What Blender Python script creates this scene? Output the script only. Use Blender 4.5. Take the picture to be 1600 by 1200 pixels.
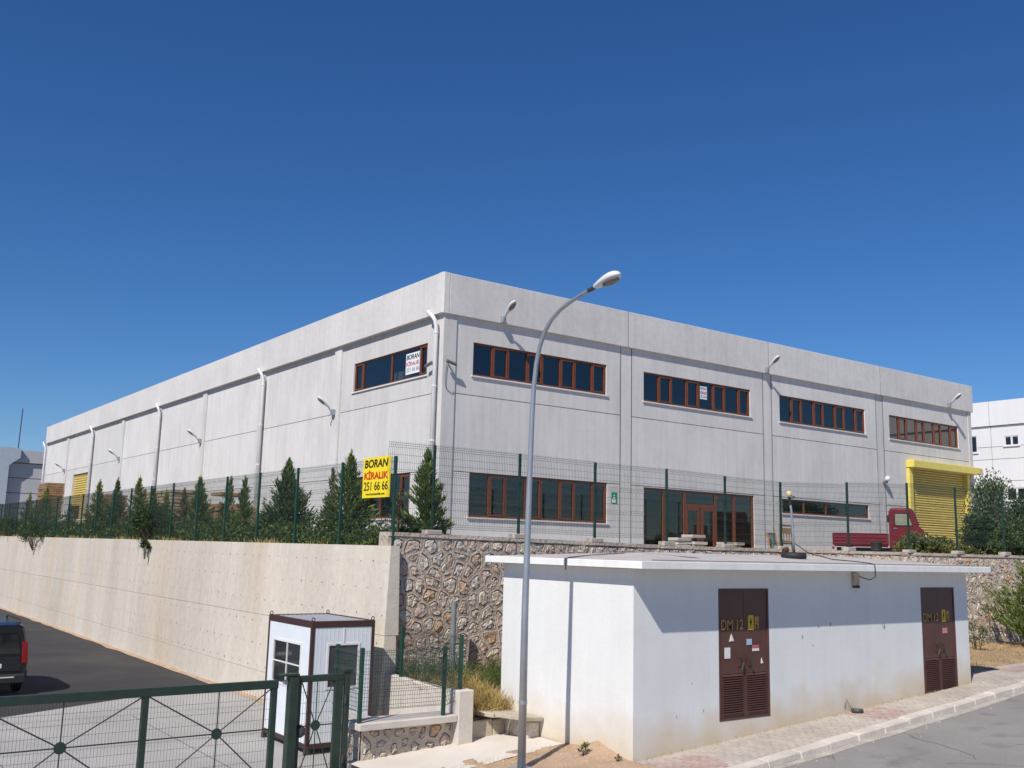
import bpy, bmesh, math, random
from mathutils import Vector, Matrix, noise
random.seed(7)
PI = math.pi
D2R = math.radians
scene = bpy.context.scene
for o in list(bpy.data.objects): bpy.data.objects.remove(o)

# ------------------------------------------------------------------ camera
# X runs along the entrance facade, Y along the long side facade, Z = 0 is eye level
F_PX, PITCH, ROLL, YAW = 1533.25, .166328, .0248468, .6292896
def cam_axes():
    cp, sp, cr, sr = math.cos(PITCH), math.sin(PITCH), math.cos(ROLL), math.sin(ROLL)
    fwd = Vector((0, cp, sp)); right = Vector((1, 0, 0)); up = Vector((0, -sp, cp))
    rt, upv = cr*right+sr*up, -sr*right+cr*up
    rz = Matrix.Rotation(-YAW, 3, 'Z')
    return rz@rt, rz@upv, rz@fwd
rt, upv, fwd = cam_axes()
cd = bpy.data.cameras.new('camera'); cam = bpy.data.objects.new('camera', cd)
scene.collection.objects.link(cam)
m = Matrix((rt, upv, -fwd)).transposed().to_4x4(); m.translation = Vector((-15.916, -25.521, 0))
cam.matrix_world = m
cd.sensor_width = 36; cd.lens = 36*F_PX/1600; cd.clip_end = 6000; cd.clip_start = .1
scene.camera = cam
scene.render.resolution_x = 1024; scene.render.resolution_y = 768

# ------------------------------------------------------------------ sky and sun
SUN = Vector((.845, .417, -1.0)).normalized()          # direction the light travels
w = bpy.data.worlds.new('World'); scene.world = w; w.use_nodes = True
nt = w.node_tree; bg = nt.nodes['Background']
sky = nt.nodes.new('ShaderNodeTexSky'); sky.sky_type = 'NISHITA'; sky.sun_disc = False
sky.sun_elevation = math.asin(-SUN.z); sky.sun_rotation = math.atan2(-SUN.x, -SUN.y)
sky.altitude = 0; sky.air_density = 1.0; sky.dust_density = .0; sky.ozone_density = 10.0
hs_ = nt.nodes.new('ShaderNodeHueSaturation'); hs_.inputs['Saturation'].default_value = 1.125; hs_.inputs['Hue'].default_value = .505
nt.links.new(sky.outputs[0], hs_.inputs['Color']); nt.links.new(hs_.outputs[0], bg.inputs[0]); bg.inputs[1].default_value = .092
ld = bpy.data.lights.new('sun', 'SUN'); ld.energy = 4.9; ld.angle = D2R(.53); ld.color = (1, .95, .875)
lo = bpy.data.objects.new('sun', ld); scene.collection.objects.link(lo); lo.location = (-60, -40, 60)
lo.rotation_euler = SUN.to_track_quat('-Z', 'Y').to_euler()
scene.view_settings.view_transform = 'Standard'; scene.view_settings.look = 'None'
scene.view_settings.exposure = 0.0; scene.view_settings.gamma = 1; scene.view_settings.use_curve_mapping = False
scene.render.engine = 'CYCLES'

# ------------------------------------------------------------------ materials
MATS = {}
def mat(name, col, rough=.8, var=.0, scale=3., var2=.0, scale2=25., bump=0., bscale=40., metal=0., island=0., stretch=None, tint=None, spec=.5):
    """procedural material: base colour, large and small value noise, fine bump, per-piece variation"""
    if name in MATS: return MATS[name]
    m = bpy.data.materials.new(name); m.use_nodes = True; n = m.node_tree.nodes; l = m.node_tree.links
    b = n['Principled BSDF']; b.inputs['Roughness'].default_value = rough; b.inputs['Metallic'].default_value = metal
    b.inputs['Specular IOR Level'].default_value = spec
    geo = n.new('ShaderNodeNewGeometry')
    pos = geo.outputs['Position']
    if stretch:
        mp = n.new('ShaderNodeMapping'); mp.inputs['Scale'].default_value = stretch; l.new(pos, mp.inputs[0]); pos = mp.outputs[0]
    cur = n.new('ShaderNodeRGB'); cur.outputs[0].default_value = (*col, 1); cur = cur.outputs[0]
    def mulnoise(cur, amt, sc, det, src):
        t = n.new('ShaderNodeTexNoise'); t.inputs['Scale'].default_value = sc; t.inputs['Detail'].default_value = det; l.new(src, t.inputs['Vector'])
        r = n.new('ShaderNodeMapRange'); r.inputs[1].default_value = .3; r.inputs[2].default_value = .7
        r.inputs[3].default_value = 1-amt; r.inputs[4].default_value = 1+amt; l.new(t.outputs[0], r.inputs[0])
        mx = n.new('ShaderNodeMix'); mx.data_type = 'RGBA'; mx.blend_type = 'MULTIPLY'; mx.inputs[0].default_value = 1
        l.new(cur, mx.inputs[6]); l.new(r.outputs[0], mx.inputs[7]); return mx.outputs[2]
    if tint:                                              # second colour in noise patches
        t = n.new('ShaderNodeTexNoise'); t.inputs['Scale'].default_value = tint[1]; t.inputs['Detail'].default_value = 5; l.new(pos, t.inputs['Vector'])
        r = n.new('ShaderNodeMapRange'); r.inputs[1].default_value = tint[2]; r.inputs[2].default_value = tint[3]; l.new(t.outputs[0], r.inputs[0])
        mx = n.new('ShaderNodeMix'); mx.data_type = 'RGBA'; l.new(r.outputs[0], mx.inputs[0]); l.new(cur, mx.inputs[6]); mx.inputs[7].default_value = (*tint[0], 1); cur = mx.outputs[2]
    if var: cur = mulnoise(cur, var, scale, 4, pos)
    if var2: cur = mulnoise(cur, var2, scale2, 3, geo.outputs['Position'])
    if island:
        r = n.new('ShaderNodeMapRange'); r.inputs[3].default_value = 1-island; r.inputs[4].default_value = 1+island
        l.new(geo.outputs['Random Per Island'], r.inputs[0])
        mx = n.new('ShaderNodeMix'); mx.data_type = 'RGBA'; mx.blend_type = 'MULTIPLY'; mx.inputs[0].default_value = 1
        l.new(cur, mx.inputs[6]); l.new(r.outputs[0], mx.inputs[7]); cur = mx.outputs[2]
    l.new(cur, b.inputs['Base Color'])
    if bump:
        t = n.new('ShaderNodeTexNoise'); t.inputs['Scale'].default_value = bscale; t.inputs['Detail'].default_value = 6; l.new(geo.outputs['Position'], t.inputs['Vector'])
        bp = n.new('ShaderNodeBump'); bp.inputs['Strength'].default_value = 1; bp.inputs['Distance'].default_value = bump
        l.new(t.outputs[0], bp.inputs['Height']); l.new(bp.outputs[0], b.inputs['Normal'])
    MATS[name] = m; return m
def dirtywall(name, col, dirt, zfun, rough=.9):
    """painted wall with rising splash dirt of its own irregular outline near the ground (zfun = slope, offset, height)"""
    m = mat(name, col, rough, var=.03, scale=1.2, var2=.02, scale2=14, bump=.004, bscale=60)
    n = m.node_tree.nodes; l = m.node_tree.links; b = n['Principled BSDF']
    src = b.inputs['Base Color'].links[0].from_socket
    geo = n.new('ShaderNodeNewGeometry'); sep = n.new('ShaderNodeSeparateXYZ'); l.new(geo.outputs['Position'], sep.inputs[0])
    def mth(op, a, c):
        q = n.new('ShaderNodeMath'); q.operation = op
        for i, v in enumerate((a, c)):
            if isinstance(v, (int, float)): q.inputs[i].default_value = v
            else: l.new(v, q.inputs[i])
        return q.outputs[0]
    h = mth('SUBTRACT', sep.outputs[2], mth('ADD', mth('MULTIPLY', sep.outputs[0], zfun[0]), zfun[1]))
    t = n.new('ShaderNodeTexNoise'); t.inputs['Scale'].default_value = 1.6; t.inputs['Detail'].default_value = 5; l.new(geo.outputs['Position'], t.inputs['Vector'])
    h2 = mth('ADD', mth('DIVIDE', h, zfun[2]), mth('MULTIPLY', mth('SUBTRACT', t.outputs[0], .5), 1.6))
    r = n.new('ShaderNodeMapRange'); r.inputs[1].default_value = 0; r.inputs[2].default_value = 1; r.inputs[3].default_value = .75; r.inputs[4].default_value = 0; l.new(h2, r.inputs[0])
    mx = n.new('ShaderNodeMix'); mx.data_type = 'RGBA'; l.new(r.outputs[0], mx.inputs[0]); l.new(src, mx.inputs[6]); mx.inputs[7].default_value = (*dirt, 1)
    l.new(mx.outputs[2], b.inputs['Base Color']); return m
def glass(name, tint, refl=.12):
    if name in MATS: return MATS[name]
    m = bpy.data.materials.new(name); m.use_nodes = True; n = m.node_tree.nodes; l = m.node_tree.links
    n.remove(n['Principled BSDF']); out = n['Material Output']
    tr = n.new('ShaderNodeBsdfTransparent'); tr.inputs[0].default_value = (*tint, 1)
    gl = n.new('ShaderNodeBsdfGlossy'); gl.inputs['Roughness'].default_value = .03; gl.inputs[0].default_value = (.92, .90, .86, 1)
    fr = n.new('ShaderNodeFresnel'); fr.inputs[0].default_value = 1.52
    mx = n.new('ShaderNodeMixShader'); ad = n.new('ShaderNodeMath'); ad.operation = 'ADD'; ad.inputs[1].default_value = refl; ad.use_clamp = True
    ge = n.new('ShaderNodeNewGeometry'); inv = n.new('ShaderNodeMath'); inv.operation = 'SUBTRACT'; inv.inputs[0].default_value = 1; l.new(ge.outputs['Backfacing'], inv.inputs[1])
    mu = n.new('ShaderNodeMath'); mu.operation = 'MULTIPLY'; l.new(fr.outputs[0], ad.inputs[0]); l.new(ad.outputs[0], mu.inputs[0]); l.new(inv.outputs[0], mu.inputs[1]); l.new(mu.outputs[0], mx.inputs[0]); l.new(tr.outputs[0], mx.inputs[1]); l.new(gl.outputs[0], mx.inputs[2]); l.new(mx.outputs[0], out.inputs[0])
    MATS[name] = m; return m
def leafmat(name, col, var=.6, trans=.3):
    if name in MATS: return MATS[name]
    m = mat(name, col, .65, var=.25, scale=2.5, island=var, spec=.3)
    n = m.node_tree.nodes; l = m.node_tree.links; b = n['Principled BSDF']; out = n['Material Output']
    t = n.new('ShaderNodeBsdfTranslucent'); mx = n.new('ShaderNodeMixShader'); mx.inputs[0].default_value = trans
    l.new(b.inputs['Base Color'].links[0].from_socket, t.inputs[0]); l.new(b.outputs[0], mx.inputs[1]); l.new(t.outputs[0], mx.inputs[2]); l.new(mx.outputs[0], out.inputs[0])
    return m
precast = mat('precast_concrete', (.655, .634, .612), .9, var=.055, scale=.7, var2=.03, scale2=4, bump=.003, bscale=30, stretch=(1, 1, .7), tint=((.60, .58, .56), .45, .52, .72))
precast2 = mat('precast_parapet', (.655, .632, .61), .9, var=.06, scale=.6, var2=.05, scale2=6, bump=.004, bscale=30)
brownframe = mat('brown_window_frame', (.17, .05, .020), .45, var=.1, scale=6)
winglass = glass('window_glass', (.52, .53, .53), .07)
sillstone = mat('white_sill', (.7, .68, .66), .7, var=.05)
darkroom = mat('room_surface', (.42, .40, .37), .9, var=.1, scale=1)
pvc = mat('white_pvc', (.76, .75, .76), .45, var=.03)
yellowpaint = mat('yellow_shutter', (.66, .51, .13), .45, var=.07, scale=2)
yellowbox = mat('yellow_shutter_box', (.74, .60, .11), .4, var=.06, scale=4)
greenpost = mat('green_post_paint', (.008, .05, .033), .45, var=.12, scale=5)
greengate = mat('green_gate_paint', (.019, .038, .027), .45, var=.15, scale=6)
wiremat = mat('green_wire', (.03, .05, .045), .5)
castconc = mat('cast_concrete', (.60, .535, .45), .92, var=.10, scale=.5, var2=.06, scale2=6, bump=.006, bscale=22, stretch=(1, 1, .25), tint=((.60, .47, .34), .35, .52, .72))
lightconc = mat('light_concrete', (.58, .525, .46), .92, var=.08, scale=2, var2=.05, scale2=18, bump=.006, bscale=40)
agedconc = mat('aged_concrete', (.44, .38, .29), .95, var=.15, scale=3, var2=.08, scale2=20, bump=.008, bscale=30)
roofconc = mat('roof_felt', (.46, .42, .40), .95, var=.1, scale=1.5, var2=.06, scale2=20, bump=.006)
mortar = mat('mortar', (.47, .40, .33), .95, var=.16, scale=1.3, var2=.14, scale2=13, bump=.035, bscale=11, tint=((.46, .34, .25), .8, .5, .7))
stones_m = [mat('stone_grey', (.53, .475, .41), .95, var=.2, scale=5, var2=.12, scale2=22, bump=.06, bscale=12),
            mat('stone_tan', (.55, .465, .37), .95, var=.2, scale=5, var2=.12, scale2=22, bump=.06, bscale=12),
            mat('stone_orange', (.53, .35, .21), .95, var=.22, scale=5, var2=.15, scale2=22, bump=.06, bscale=12, tint=((.42, .36, .3), 4, .5, .65)),
            mat('stone_pink', (.51, .40, .325), .95, var=.2, scale=5, var2=.12, scale2=22, bump=.06, bscale=12)]
whitewall = dirtywall('white_paint_wall', (.725, .73, .715), (.60, .46, .28), (.0633, -3.345, .75))
whitefascia = mat('white_fascia', (.80, .79, .76), .8, var=.04, scale=2, var2=.03, scale2=20)
browndoor = mat('brown_steel_door', (.10, .042, .031), .5, var=.12, scale=3, var2=.05, scale2=30)
paper = mat('paper', (.72, .72, .70), .8, var=.1, scale=20)
redpaper = mat('red_sticker', (.5, .12, .13), .7, var=.2, scale=20)
bluepaper = mat('blue_sticker', (.35, .5, .62), .7, var=.2, scale=20)
goldpaint = mat('stencil_gold', (.42, .25, .07), .7, var=.15, scale=20)
warnyellow = mat('warning_yellow', (.62, .42, .02), .6)
galv = mat('galvanised_steel', (.36, .39, .43), .42, var=.08, scale=4, metal=.55)
lampwhite = mat('lamp_white', (.70, .70, .71), .4, var=.03)
lampgrey = mat('lamp_lens_grey', (.16, .15, .15), .25, var=.1, scale=12)
black = mat('black_rubber', (.018, .018, .019), .7, var=.15, scale=10)
darkmetal = mat('dark_metal', (.05, .05, .05), .5, var=.1)
hutwhite = mat('hut_white_panel', (.70, .73, .76), .5, var=.03)
hutbrown = mat('hut_brown_frame', (.052, .022, .020), .5, var=.1)
hutroofm = mat('hut_roof_sheet', (.42, .40, .43), .4, var=.08, metal=.3)
asphalt_y = mat('yard_asphalt', (.036, .033, .034), .9, var=.15, scale=.6, var2=.15, scale2=30, bump=.006, bscale=90, tint=((.062, .055, .049), .35, .48, .75))
asphalt_r = mat('road_asphalt', (.25, .235, .22), .92, var=.10, scale=.7, var2=.16, scale2=45, bump=.006, bscale=90, tint=((.17, .16, .15), 1.6, .56, .75))
yardconc = mat('yard_concrete', (.38, .36, .34), .9, var=.10, scale=.5, var2=.07, scale2=14, bump=.004)
stripconc = mat('path_concrete', (.62, .56, .49), .92, var=.06, scale=1.2, var2=.05, scale2=20, bump=.005)
dirtm = mat('dirt', (.42, .29, .19), .97, var=.14, scale=2.5, var2=.18, scale2=28, bump=.03, bscale=26)
soilm = mat('soil', (.38, .26, .15), .97, var=.2, scale=1.5, var2=.2, scale2=22, bump=.03, bscale=24)
paverm = mat('paver_grey', (.43, .375, .32), .95, var=.1, scale=1.2, island=.09, bump=.005)
paverred = mat('paver_red', (.40, .29, .25), .95, var=.1, scale=1.2, island=.09, bump=.005)
kerbm = mat('kerb_concrete', (.56, .50, .43), .93, var=.12, scale=2, var2=.08, scale2=18, bump=.008, bscale=30)
earth = mat('open_ground', (.34, .28, .20), .97, var=.2, scale=.05, var2=.15, scale2=2)
terracem = mat('terrace_ground', (.33, .29, .24), .95, var=.15, scale=.8, var2=.1, scale2=12)
needle = [leafmat('needles_green', (.15, .20, .058)), leafmat('needles_dark', (.105, .155, .05)), leafmat('needles_yellowish', (.19, .21, .04)), leafmat('needles_dry', (.17, .15, .075))]
leafm = [leafmat('leaf_dark', (.045, .080, .028)), leafmat('leaf_green', (.085, .13, .035)), leafmat('leaf_olive', (.14, .15, .045)), leafmat('leaf_grey_green', (.11, .145, .075))]
drygrass = leafmat('dry_grass', (.46, .34, .13), .35, .25); greengrass = leafmat('green_grass', (.10, .14, .04), .35, .3)
barkm = mat('bark', (.13, .09, .06), .95, var=.2, scale=8, bump=.02)
redpaint = mat('red_truck_paint', (.155, .007, .016), .35, var=.08, scale=3)
vanpaint = mat('dark_van_paint', (.010, .012, .017), .22, var=.05)
vanplastic = mat('van_plastic', (.022, .022, .023), .6)
darkglass = mat('dark_tinted_glass', (.008, .010, .012), .06, spec=.8)
taillight = mat('tail_light_red', (.26, .006, .010), .25)
wood = mat('pallet_wood', (.27, .165, .09), .9, var=.25, scale=3, island=.25)
cardboard = mat('weathered_board', (.36, .27, .18), .9, var=.2, scale=3, island=.2)
nbwhite = mat('neighbour_white', (.74, .73, .73), .8, var=.03, scale=.4)
nbcore_shade = mat('neighbour_core_and_shade', (.46, .46, .47), .8, var=.05, scale=.4)  # grey of the cores; on the far building's front it paints in shade
nbblue = mat('neighbour_trim', (.40, .46, .52), .6, var=.04)
signyellow = mat('sign_yellow', (.86, .66, .01), .5)
inkblack = mat('ink_black', (.012, .010, .010), .6)
inkred = mat('ink_red', (.55, .03, .008), .6)
signwhite = mat('sign_white', (.75, .78, .80), .6)
inkpink = mat('ink_magenta', (.52, .06, .16), .6)
evacgreen = mat('sign_green', (.015, .27, .15), .5)

def weather(m, tone, streak):
    """each panel its own tone, plus faint vertical rain streaks"""
    n = m.node_tree.nodes; l = m.node_tree.links; b = n['Principled BSDF']; cur = b.inputs['Base Color'].links[0].from_socket
    oi = n.new('ShaderNodeObjectInfo'); r = n.new('ShaderNodeMapRange'); r.inputs[3].default_value = 1-tone; r.inputs[4].default_value = 1+tone*.6; l.new(oi.outputs['Random'], r.inputs[0])
    g_ = n.new('ShaderNodeNewGeometry'); mp = n.new('ShaderNodeMapping'); mp.inputs['Scale'].default_value = (2.2, 2.2, .14); l.new(g_.outputs['Position'], mp.inputs[0])
    t = n.new('ShaderNodeTexNoise'); t.inputs['Scale'].default_value = 2.5; t.inputs['Detail'].default_value = 6; l.new(mp.outputs[0], t.inputs['Vector'])
    r2 = n.new('ShaderNodeMapRange'); r2.inputs[1].default_value = .42; r2.inputs[2].default_value = .72; r2.inputs[3].default_value = 1; r2.inputs[4].default_value = 1-streak; l.new(t.outputs[0], r2.inputs[0])
    for o_ in (r.outputs[0], r2.outputs[0]):
        mx = n.new('ShaderNodeMix'); mx.data_type = 'RGBA'; mx.blend_type = 'MULTIPLY'; mx.inputs[0].default_value = 1; l.new(cur, mx.inputs[6]); l.new(o_, mx.inputs[7]); cur = mx.outputs[2]
    l.new(cur, b.inputs['Base Color'])
weather(precast, .085, .10); weather(precast2, .06, .08); weather(whitewall, 0, .03); weather(castconc, .03, .08); weather(whitefascia, 0, .08); weather(nbwhite, .03, .04)

# ------------------------------------------------------------------ mesh helpers
COL = scene.collection
class MB:
    def __init__(s): s.v = []; s.f = []; s.mi = []; s.cur = 0
    def add(s, vs, fs):
        b = len(s.v); s.v += [tuple(p) for p in vs]; s.f += [tuple(b+i for i in f) for f in fs]; s.mi += [s.cur]*len(fs); return s
    def box(s, x0, x1, y0, y1, z0, z1):
        return s.add([(x0,y0,z0),(x1,y0,z0),(x1,y1,z0),(x0,y1,z0),(x0,y0,z1),(x1,y0,z1),(x1,y1,z1),(x0,y1,z1)],
                     [(0,3,2,1),(4,5,6,7),(0,1,5,4),(1,2,6,5),(2,3,7,6),(3,0,4,7)])
    def hexa(s, a, b):                                     # two quads (4 points each) joined to a solid
        return s.add(list(a)+list(b), [(0,3,2,1),(4,5,6,7),(0,1,5,4),(1,2,6,5),(2,3,7,6),(3,0,4,7)])
    def tube(s, pts, rs, n=10, caps=True):
        pts = [Vector(p) for p in pts]
        if not isinstance(rs, (list, tuple)): rs = [rs]*len(pts)
        b = len(s.v); ref = None
        for i, p in enumerate(pts):
            d = (pts[min(i+1, len(pts)-1)]-pts[max(i-1, 0)]).normalized()
            if ref is None: ref = Vector((0,0,1)) if abs(d.z) < .9 else Vector((1,0,0))
            u = (ref - d*ref.dot(d)).normalized(); ref = u; v = d.cross(u)
            for k in range(n):
                a = 2*PI*k/n; s.v.append(tuple(p+(u*math.cos(a)+v*math.sin(a))*rs[i]))
        for i in range(len(pts)-1):
            for k in range(n):
                s.f.append((b+i*n+k, b+i*n+(k+1)%n, b+(i+1)*n+(k+1)%n, b+(i+1)*n+k)); s.mi.append(s.cur)
        if caps:
            s.f.append(tuple(b+k for k in range(n))[::-1]); s.f.append(tuple(b+(len(pts)-1)*n+k for k in range(n))); s.mi += [s.cur]*2
        return s
    def prism(s, poly, axis, a, b):                        # polygon in the two other axes, extruded along axis from a to b
        n = len(poly)
        def P(q, h): return {'x': (h, q[0], q[1]), 'y': (q[0], h, q[1]), 'z': (q[0], q[1], h)}[axis]
        return s.add([P(q, a) for q in poly]+[P(q, b) for q in poly],
                     [tuple(range(n))[::-1], tuple(range(n, 2*n))]+[(i, (i+1)%n, n+(i+1)%n, n+i) for i in range(n)])
    def lathe(s, c, prof, n=16):                           # profile (r, z) turned about a vertical axis at c
        b = len(s.v)
        for r, z in prof:
            for k in range(n): a = 2*PI*k/n; s.v.append((c[0]+r*math.cos(a), c[1]+r*math.sin(a), c[2]+z))
        for i in range(len(prof)-1):
            for k in range(n): s.f.append((b+i*n+k, b+i*n+(k+1)%n, b+(i+1)*n+(k+1)%n, b+(i+1)*n+k)); s.mi.append(s.cur)
        s.f.append(tuple(b+k for k in range(n))[::-1]); s.f.append(tuple(b+(len(prof)-1)*n+k for k in range(n))); s.mi += [s.cur]*2
        return s
    def mesh(s, name, m, org=(0,0,0), bevel=0, smooth=False, recalc=True):
        me = bpy.data.meshes.new(name); o = Vector(org)
        me.from_pydata([(p[0]-o.x, p[1]-o.y, p[2]-o.z) for p in s.v], [], s.f)
        for mm in (m if isinstance(m, (list, tuple)) else [m]): me.materials.append(mm)
        if any(s.mi): me.polygons.foreach_set('material_index', s.mi)
        if bevel or recalc:
            bm = bmesh.new(); bm.from_mesh(me)
            if recalc: bmesh.ops.recalc_face_normals(bm, faces=bm.faces)
            if bevel: bmesh.ops.bevel(bm, geom=list(bm.edges), offset=bevel, segments=1, affect='EDGES')
            bm.to_mesh(me); bm.free()
        if smooth: me.polygons.foreach_set('use_smooth', [True]*len(me.polygons))
        me.update(); return me
def link(name, data, parent=None, loc=(0,0,0)):
    o = bpy.data.objects.new(name, data); COL.objects.link(o); o.parent = parent; o.location = loc; return o
ORG = {}
def tag(o, label, cat, group=None):
    o['label'] = label; o['category'] = cat
    if group: o['group'] = group
    return o
def thing(name, label, cat, loc=(0,0,0), group=None):
    o = link(name, None, None, loc); o.empty_display_size = .2; ORG[o] = Vector(loc); return tag(o, label, cat, group)
def org_of(p):
    return ORG[p] if p is not None and p in ORG else Vector((0,0,0))
def part(name, mb, m, parent, **k):
    """mesh given in world coordinates, stored relative to its thing's origin"""
    o = link(name, mb.mesh(name, m, org_of(parent), **k), parent)
    if parent is not None: ORG[o] = ORG[parent]
    return o
def single(name, mb, m, label, cat, org, group=None, **k):
    o = link(name, mb.mesh(name, m, org, **k), None, org); ORG[o] = Vector(org); return tag(o, label, cat, group)
def struct(name, mb, m, kind='structure', **k):
    o = link(name, mb.mesh(name, m, **k)); o['kind'] = kind; ORG[o] = Vector((0,0,0)); return o
def copy_thing(root, loc, label, rz=0., scale=None):
    r = root.copy(); COL.objects.link(r); r.location = loc; r.rotation_euler = (0, 0, rz); r['label'] = label
    if scale: r.scale = scale
    for ch in list(root.children):
        c = ch.copy(); COL.objects.link(c); c.parent = r
        for g in list(ch.children):
            d = g.copy(); COL.objects.link(d); d.parent = c
    ORG[r] = Vector(loc); return r
def text_part(name, body, m, parent, org, right, up, width=None, height=None, center=False, shear=0., bold=0.):
    """lettering as thin mesh; org = lower left corner in world space"""
    cu = bpy.data.curves.new(name, 'FONT'); cu.body = body; cu.extrude = .02; cu.offset = bold; cu.shear = shear
    t = bpy.data.objects.new(name, cu); COL.objects.link(t)
    me = bpy.data.meshes.new_from_object(t.evaluated_get(bpy.context.evaluated_depsgraph_get())); bpy.data.objects.remove(t)
    xs = [v.co.x for v in me.vertices]; ys = [v.co.y for v in me.vertices]
    x0, x1, y0, y1 = min(xs), max(xs), min(ys), max(ys)
    sx = width/(x1-x0) if width else height/(y1-y0); sy = height/(y1-y0) if height else sx
    right, up = Vector(right), Vector(up); nrm = right.cross(up); o = Vector(org)-org_of(parent)
    for v in me.vertices: v.co = o + right*(v.co.x-x0)*sx + up*(v.co.y-y0)*sy + nrm*(v.co.z*.1+.002)
    me.materials.clear(); me.materials.append(m)
    ob = link(name, me, parent); ORG[ob] = org_of(parent); return ob
def G(s):                                                  # height of pavement / street along X
    return -3.576+.0633*(s+3.65) if s < 9 else -3.576+.0633*12.65+.03*(s-9)
def cells(mb, us, zs, solid, P, thick):
    """slab made of a grid of rectangular cells; P(u, d, z) maps to world, d = depth into the wall"""
    nu, nz = len(us)-1, len(zs)-1
    ok = lambda i, j: 0 <= i < nu and 0 <= j < nz and solid(.5*(us[i]+us[i+1]), .5*(zs[j]+zs[j+1]))
    for i in range(nu):
        for j in range(nz):
            if not ok(i, j): continue
            a, b, c, d = us[i], us[i+1], zs[j], zs[j+1]
            mb.add([P(a,0,c),P(b,0,c),P(b,0,d),P(a,0,d)], [(0,1,2,3)]); mb.add([P(a,thick,c),P(b,thick,c),P(b,thick,d),P(a,thick,d)], [(3,2,1,0)])
            if not ok(i-1, j): mb.add([P(a,0,c),P(a,thick,c),P(a,thick,d),P(a,0,d)], [(0,1,2,3)])
            if not ok(i+1, j): mb.add([P(b,0,c),P(b,thick,c),P(b,thick,d),P(b,0,d)], [(3,2,1,0)])
            if not ok(i, j-1): mb.add([P(a,0,c),P(b,0,c),P(b,thick,c),P(a,thick,c)], [(3,2,1,0)])
            if not ok(i, j+1): mb.add([P(a,0,d),P(b,0,d),P(b,thick,d),P(a,thick,d)], [(0,1,2,3)])
PR = lambda u, d, z: (u, d, z)                             # entrance facade (faces -Y)
PL = lambda u, d, z: (d, u, z)                             # long facade (faces -X)

# ------------------------------------------------------------------ ground
g = MB(); g.add([(-900,-900,-4.9),(900,-900,-4.9),(900,1800,-4.9),(-900,1800,-4.9)], [(0,1,2,3)])
struct('ground', g, earth, recalc=False)
YZ = -4.15
g = MB(); g.add([(-40,-16,YZ),(-7.35,-16,YZ),(-7.35,-9.2,YZ),(-4.9,-9.2,YZ),(-4.9,3.86,YZ),(-11.4,.5,YZ),(-40,-14.3,YZ)], [(0,1,2,3,4,5,6)])
struct('yard_concrete_apron', g, yardconc, recalc=False)
g = MB(); g.add([(-70,-16,YZ-.004),(-40,-16,YZ-.004),(-40,-14.3,YZ-.004),(-11.4,.5,YZ-.004),(-4.9,3.86,YZ-.004),(-4.9,140,YZ-.004),(-70,140,YZ-.004)], [(0,1,2,3,4,5,6)])
struct('yard_asphalt_lane', g, asphalt_y, recalc=False)
g = MB()
for i in range(60):                                        # sandy drift at the foot of the concrete wall
    t0, t1 = -4.4+i*1.3, -4.4+(i+1)*1.3; w0, w1 = [.10+.14*noise.noise((t*.7, 3, 1))+.03*noise.noise((t*4, 1, 1)) for t in (t0, t1)]
    g.add([(-5.17-max(.05,w0),t0,YZ+.006),(-5.17-max(.05,w1),t1,YZ+.006),(-5.1,t1,YZ+.09),(-5.1,t0,YZ+.09)], [(0,3,2,1)])
struct('sand_drift', g, dirtm, 'stuff')
TZ = -.15
g = MB(); wl = [(-4.8,-5.8),(8.9,-5.8),(13.6,-7.05),(20,-7.85),(40,-10)]
g.add([(x,y,TZ) for x,y in wl]+[(120,-10,TZ),(120,160,TZ),(-4.8,160,TZ)], [tuple(range(8))])
struct('terrace', g, terracem, recalc=False)
# street, pavement, kerb
def tk(s): return -13.54-.052*(8-s)                         # kerb line (front edge of the kerb)
g = MB(); xs = [-60,-30,-16,-8,-4,0,4,8,9,14,20,40,80]
for a, b in zip(xs[:-1], xs[1:]): g.add([(a,-60,G(a)-.13),(b,-60,G(b)-.13),(b,tk(b)+.1,G(b)-.13),(a,tk(a)+.1,G(a)-.13)], [(0,1,2,3)])
struct('road', g, asphalt_r, recalc=False)
g = MB(); xs = [-3.75+.8*i for i in range(40)]
for a, b in zip(xs[:-1], xs[1:]):
    ya, yb = [(-12.4 if x < 7.4 else -11.6) for x in (a+.01, b-.01)]; y = ya if a < 7.0 else -11.6
    g.add([(a,tk(a)+.2,G(a)-.007),(b,tk(b)+.2,G(b)-.007),(b,y,G(b)-.007),(a,y,G(a)-.007)], [(0,1,2,3)])
pav = struct('pavement', g, paverm, recalc=False)
g = MB(); 
for r in range(22):
    for c in range(180):
        s0 = -3.7+c*.105; t1 = -11.62-r*.205-(.1 if c % 2 else 0); t0 = t1-.198
        if t0 < tk(s0)+.31 or (s0 < 7.35 and t1 > -12.51): continue
        h = random.uniform(-.004, .005); e = .003
        red = (-3.75 < s0 < -2.5 and t0 < -12.9) or (2.2 < s0 < 3.3) or (s0 > 9.5 and -12.6 < t0 < -12.0)
        g.cur = 1 if red and random.random() < .93 else 0
        q = [(s0,t0),(s0+.101,t0),(s0+.101,t1),(s0,t1)]
        g.add([(x,y,G(x)-.03) for x,y in q]+[(x+(e if k in(0,3) else -e),y+(e if k<2 else -e),G(x)+h) for k,(x,y) in enumerate(q)], [(4,5,6,7),(0,1,5,4),(1,2,6,5),(2,3,7,6),(3,0,4,7)])
o = part('paving_blocks', g, [paverm, paverred], pav, recalc=False); o['kind'] = 'stuff'
kerb = struct('kerb', MB().add([(a,tk(a)+.05,G(a)-.4) for a in (-6,24)]+[(a,tk(a)+.25,G(a)-.4) for a in (24,-6)], [(0,1,2,3)]), kerbm)
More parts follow.
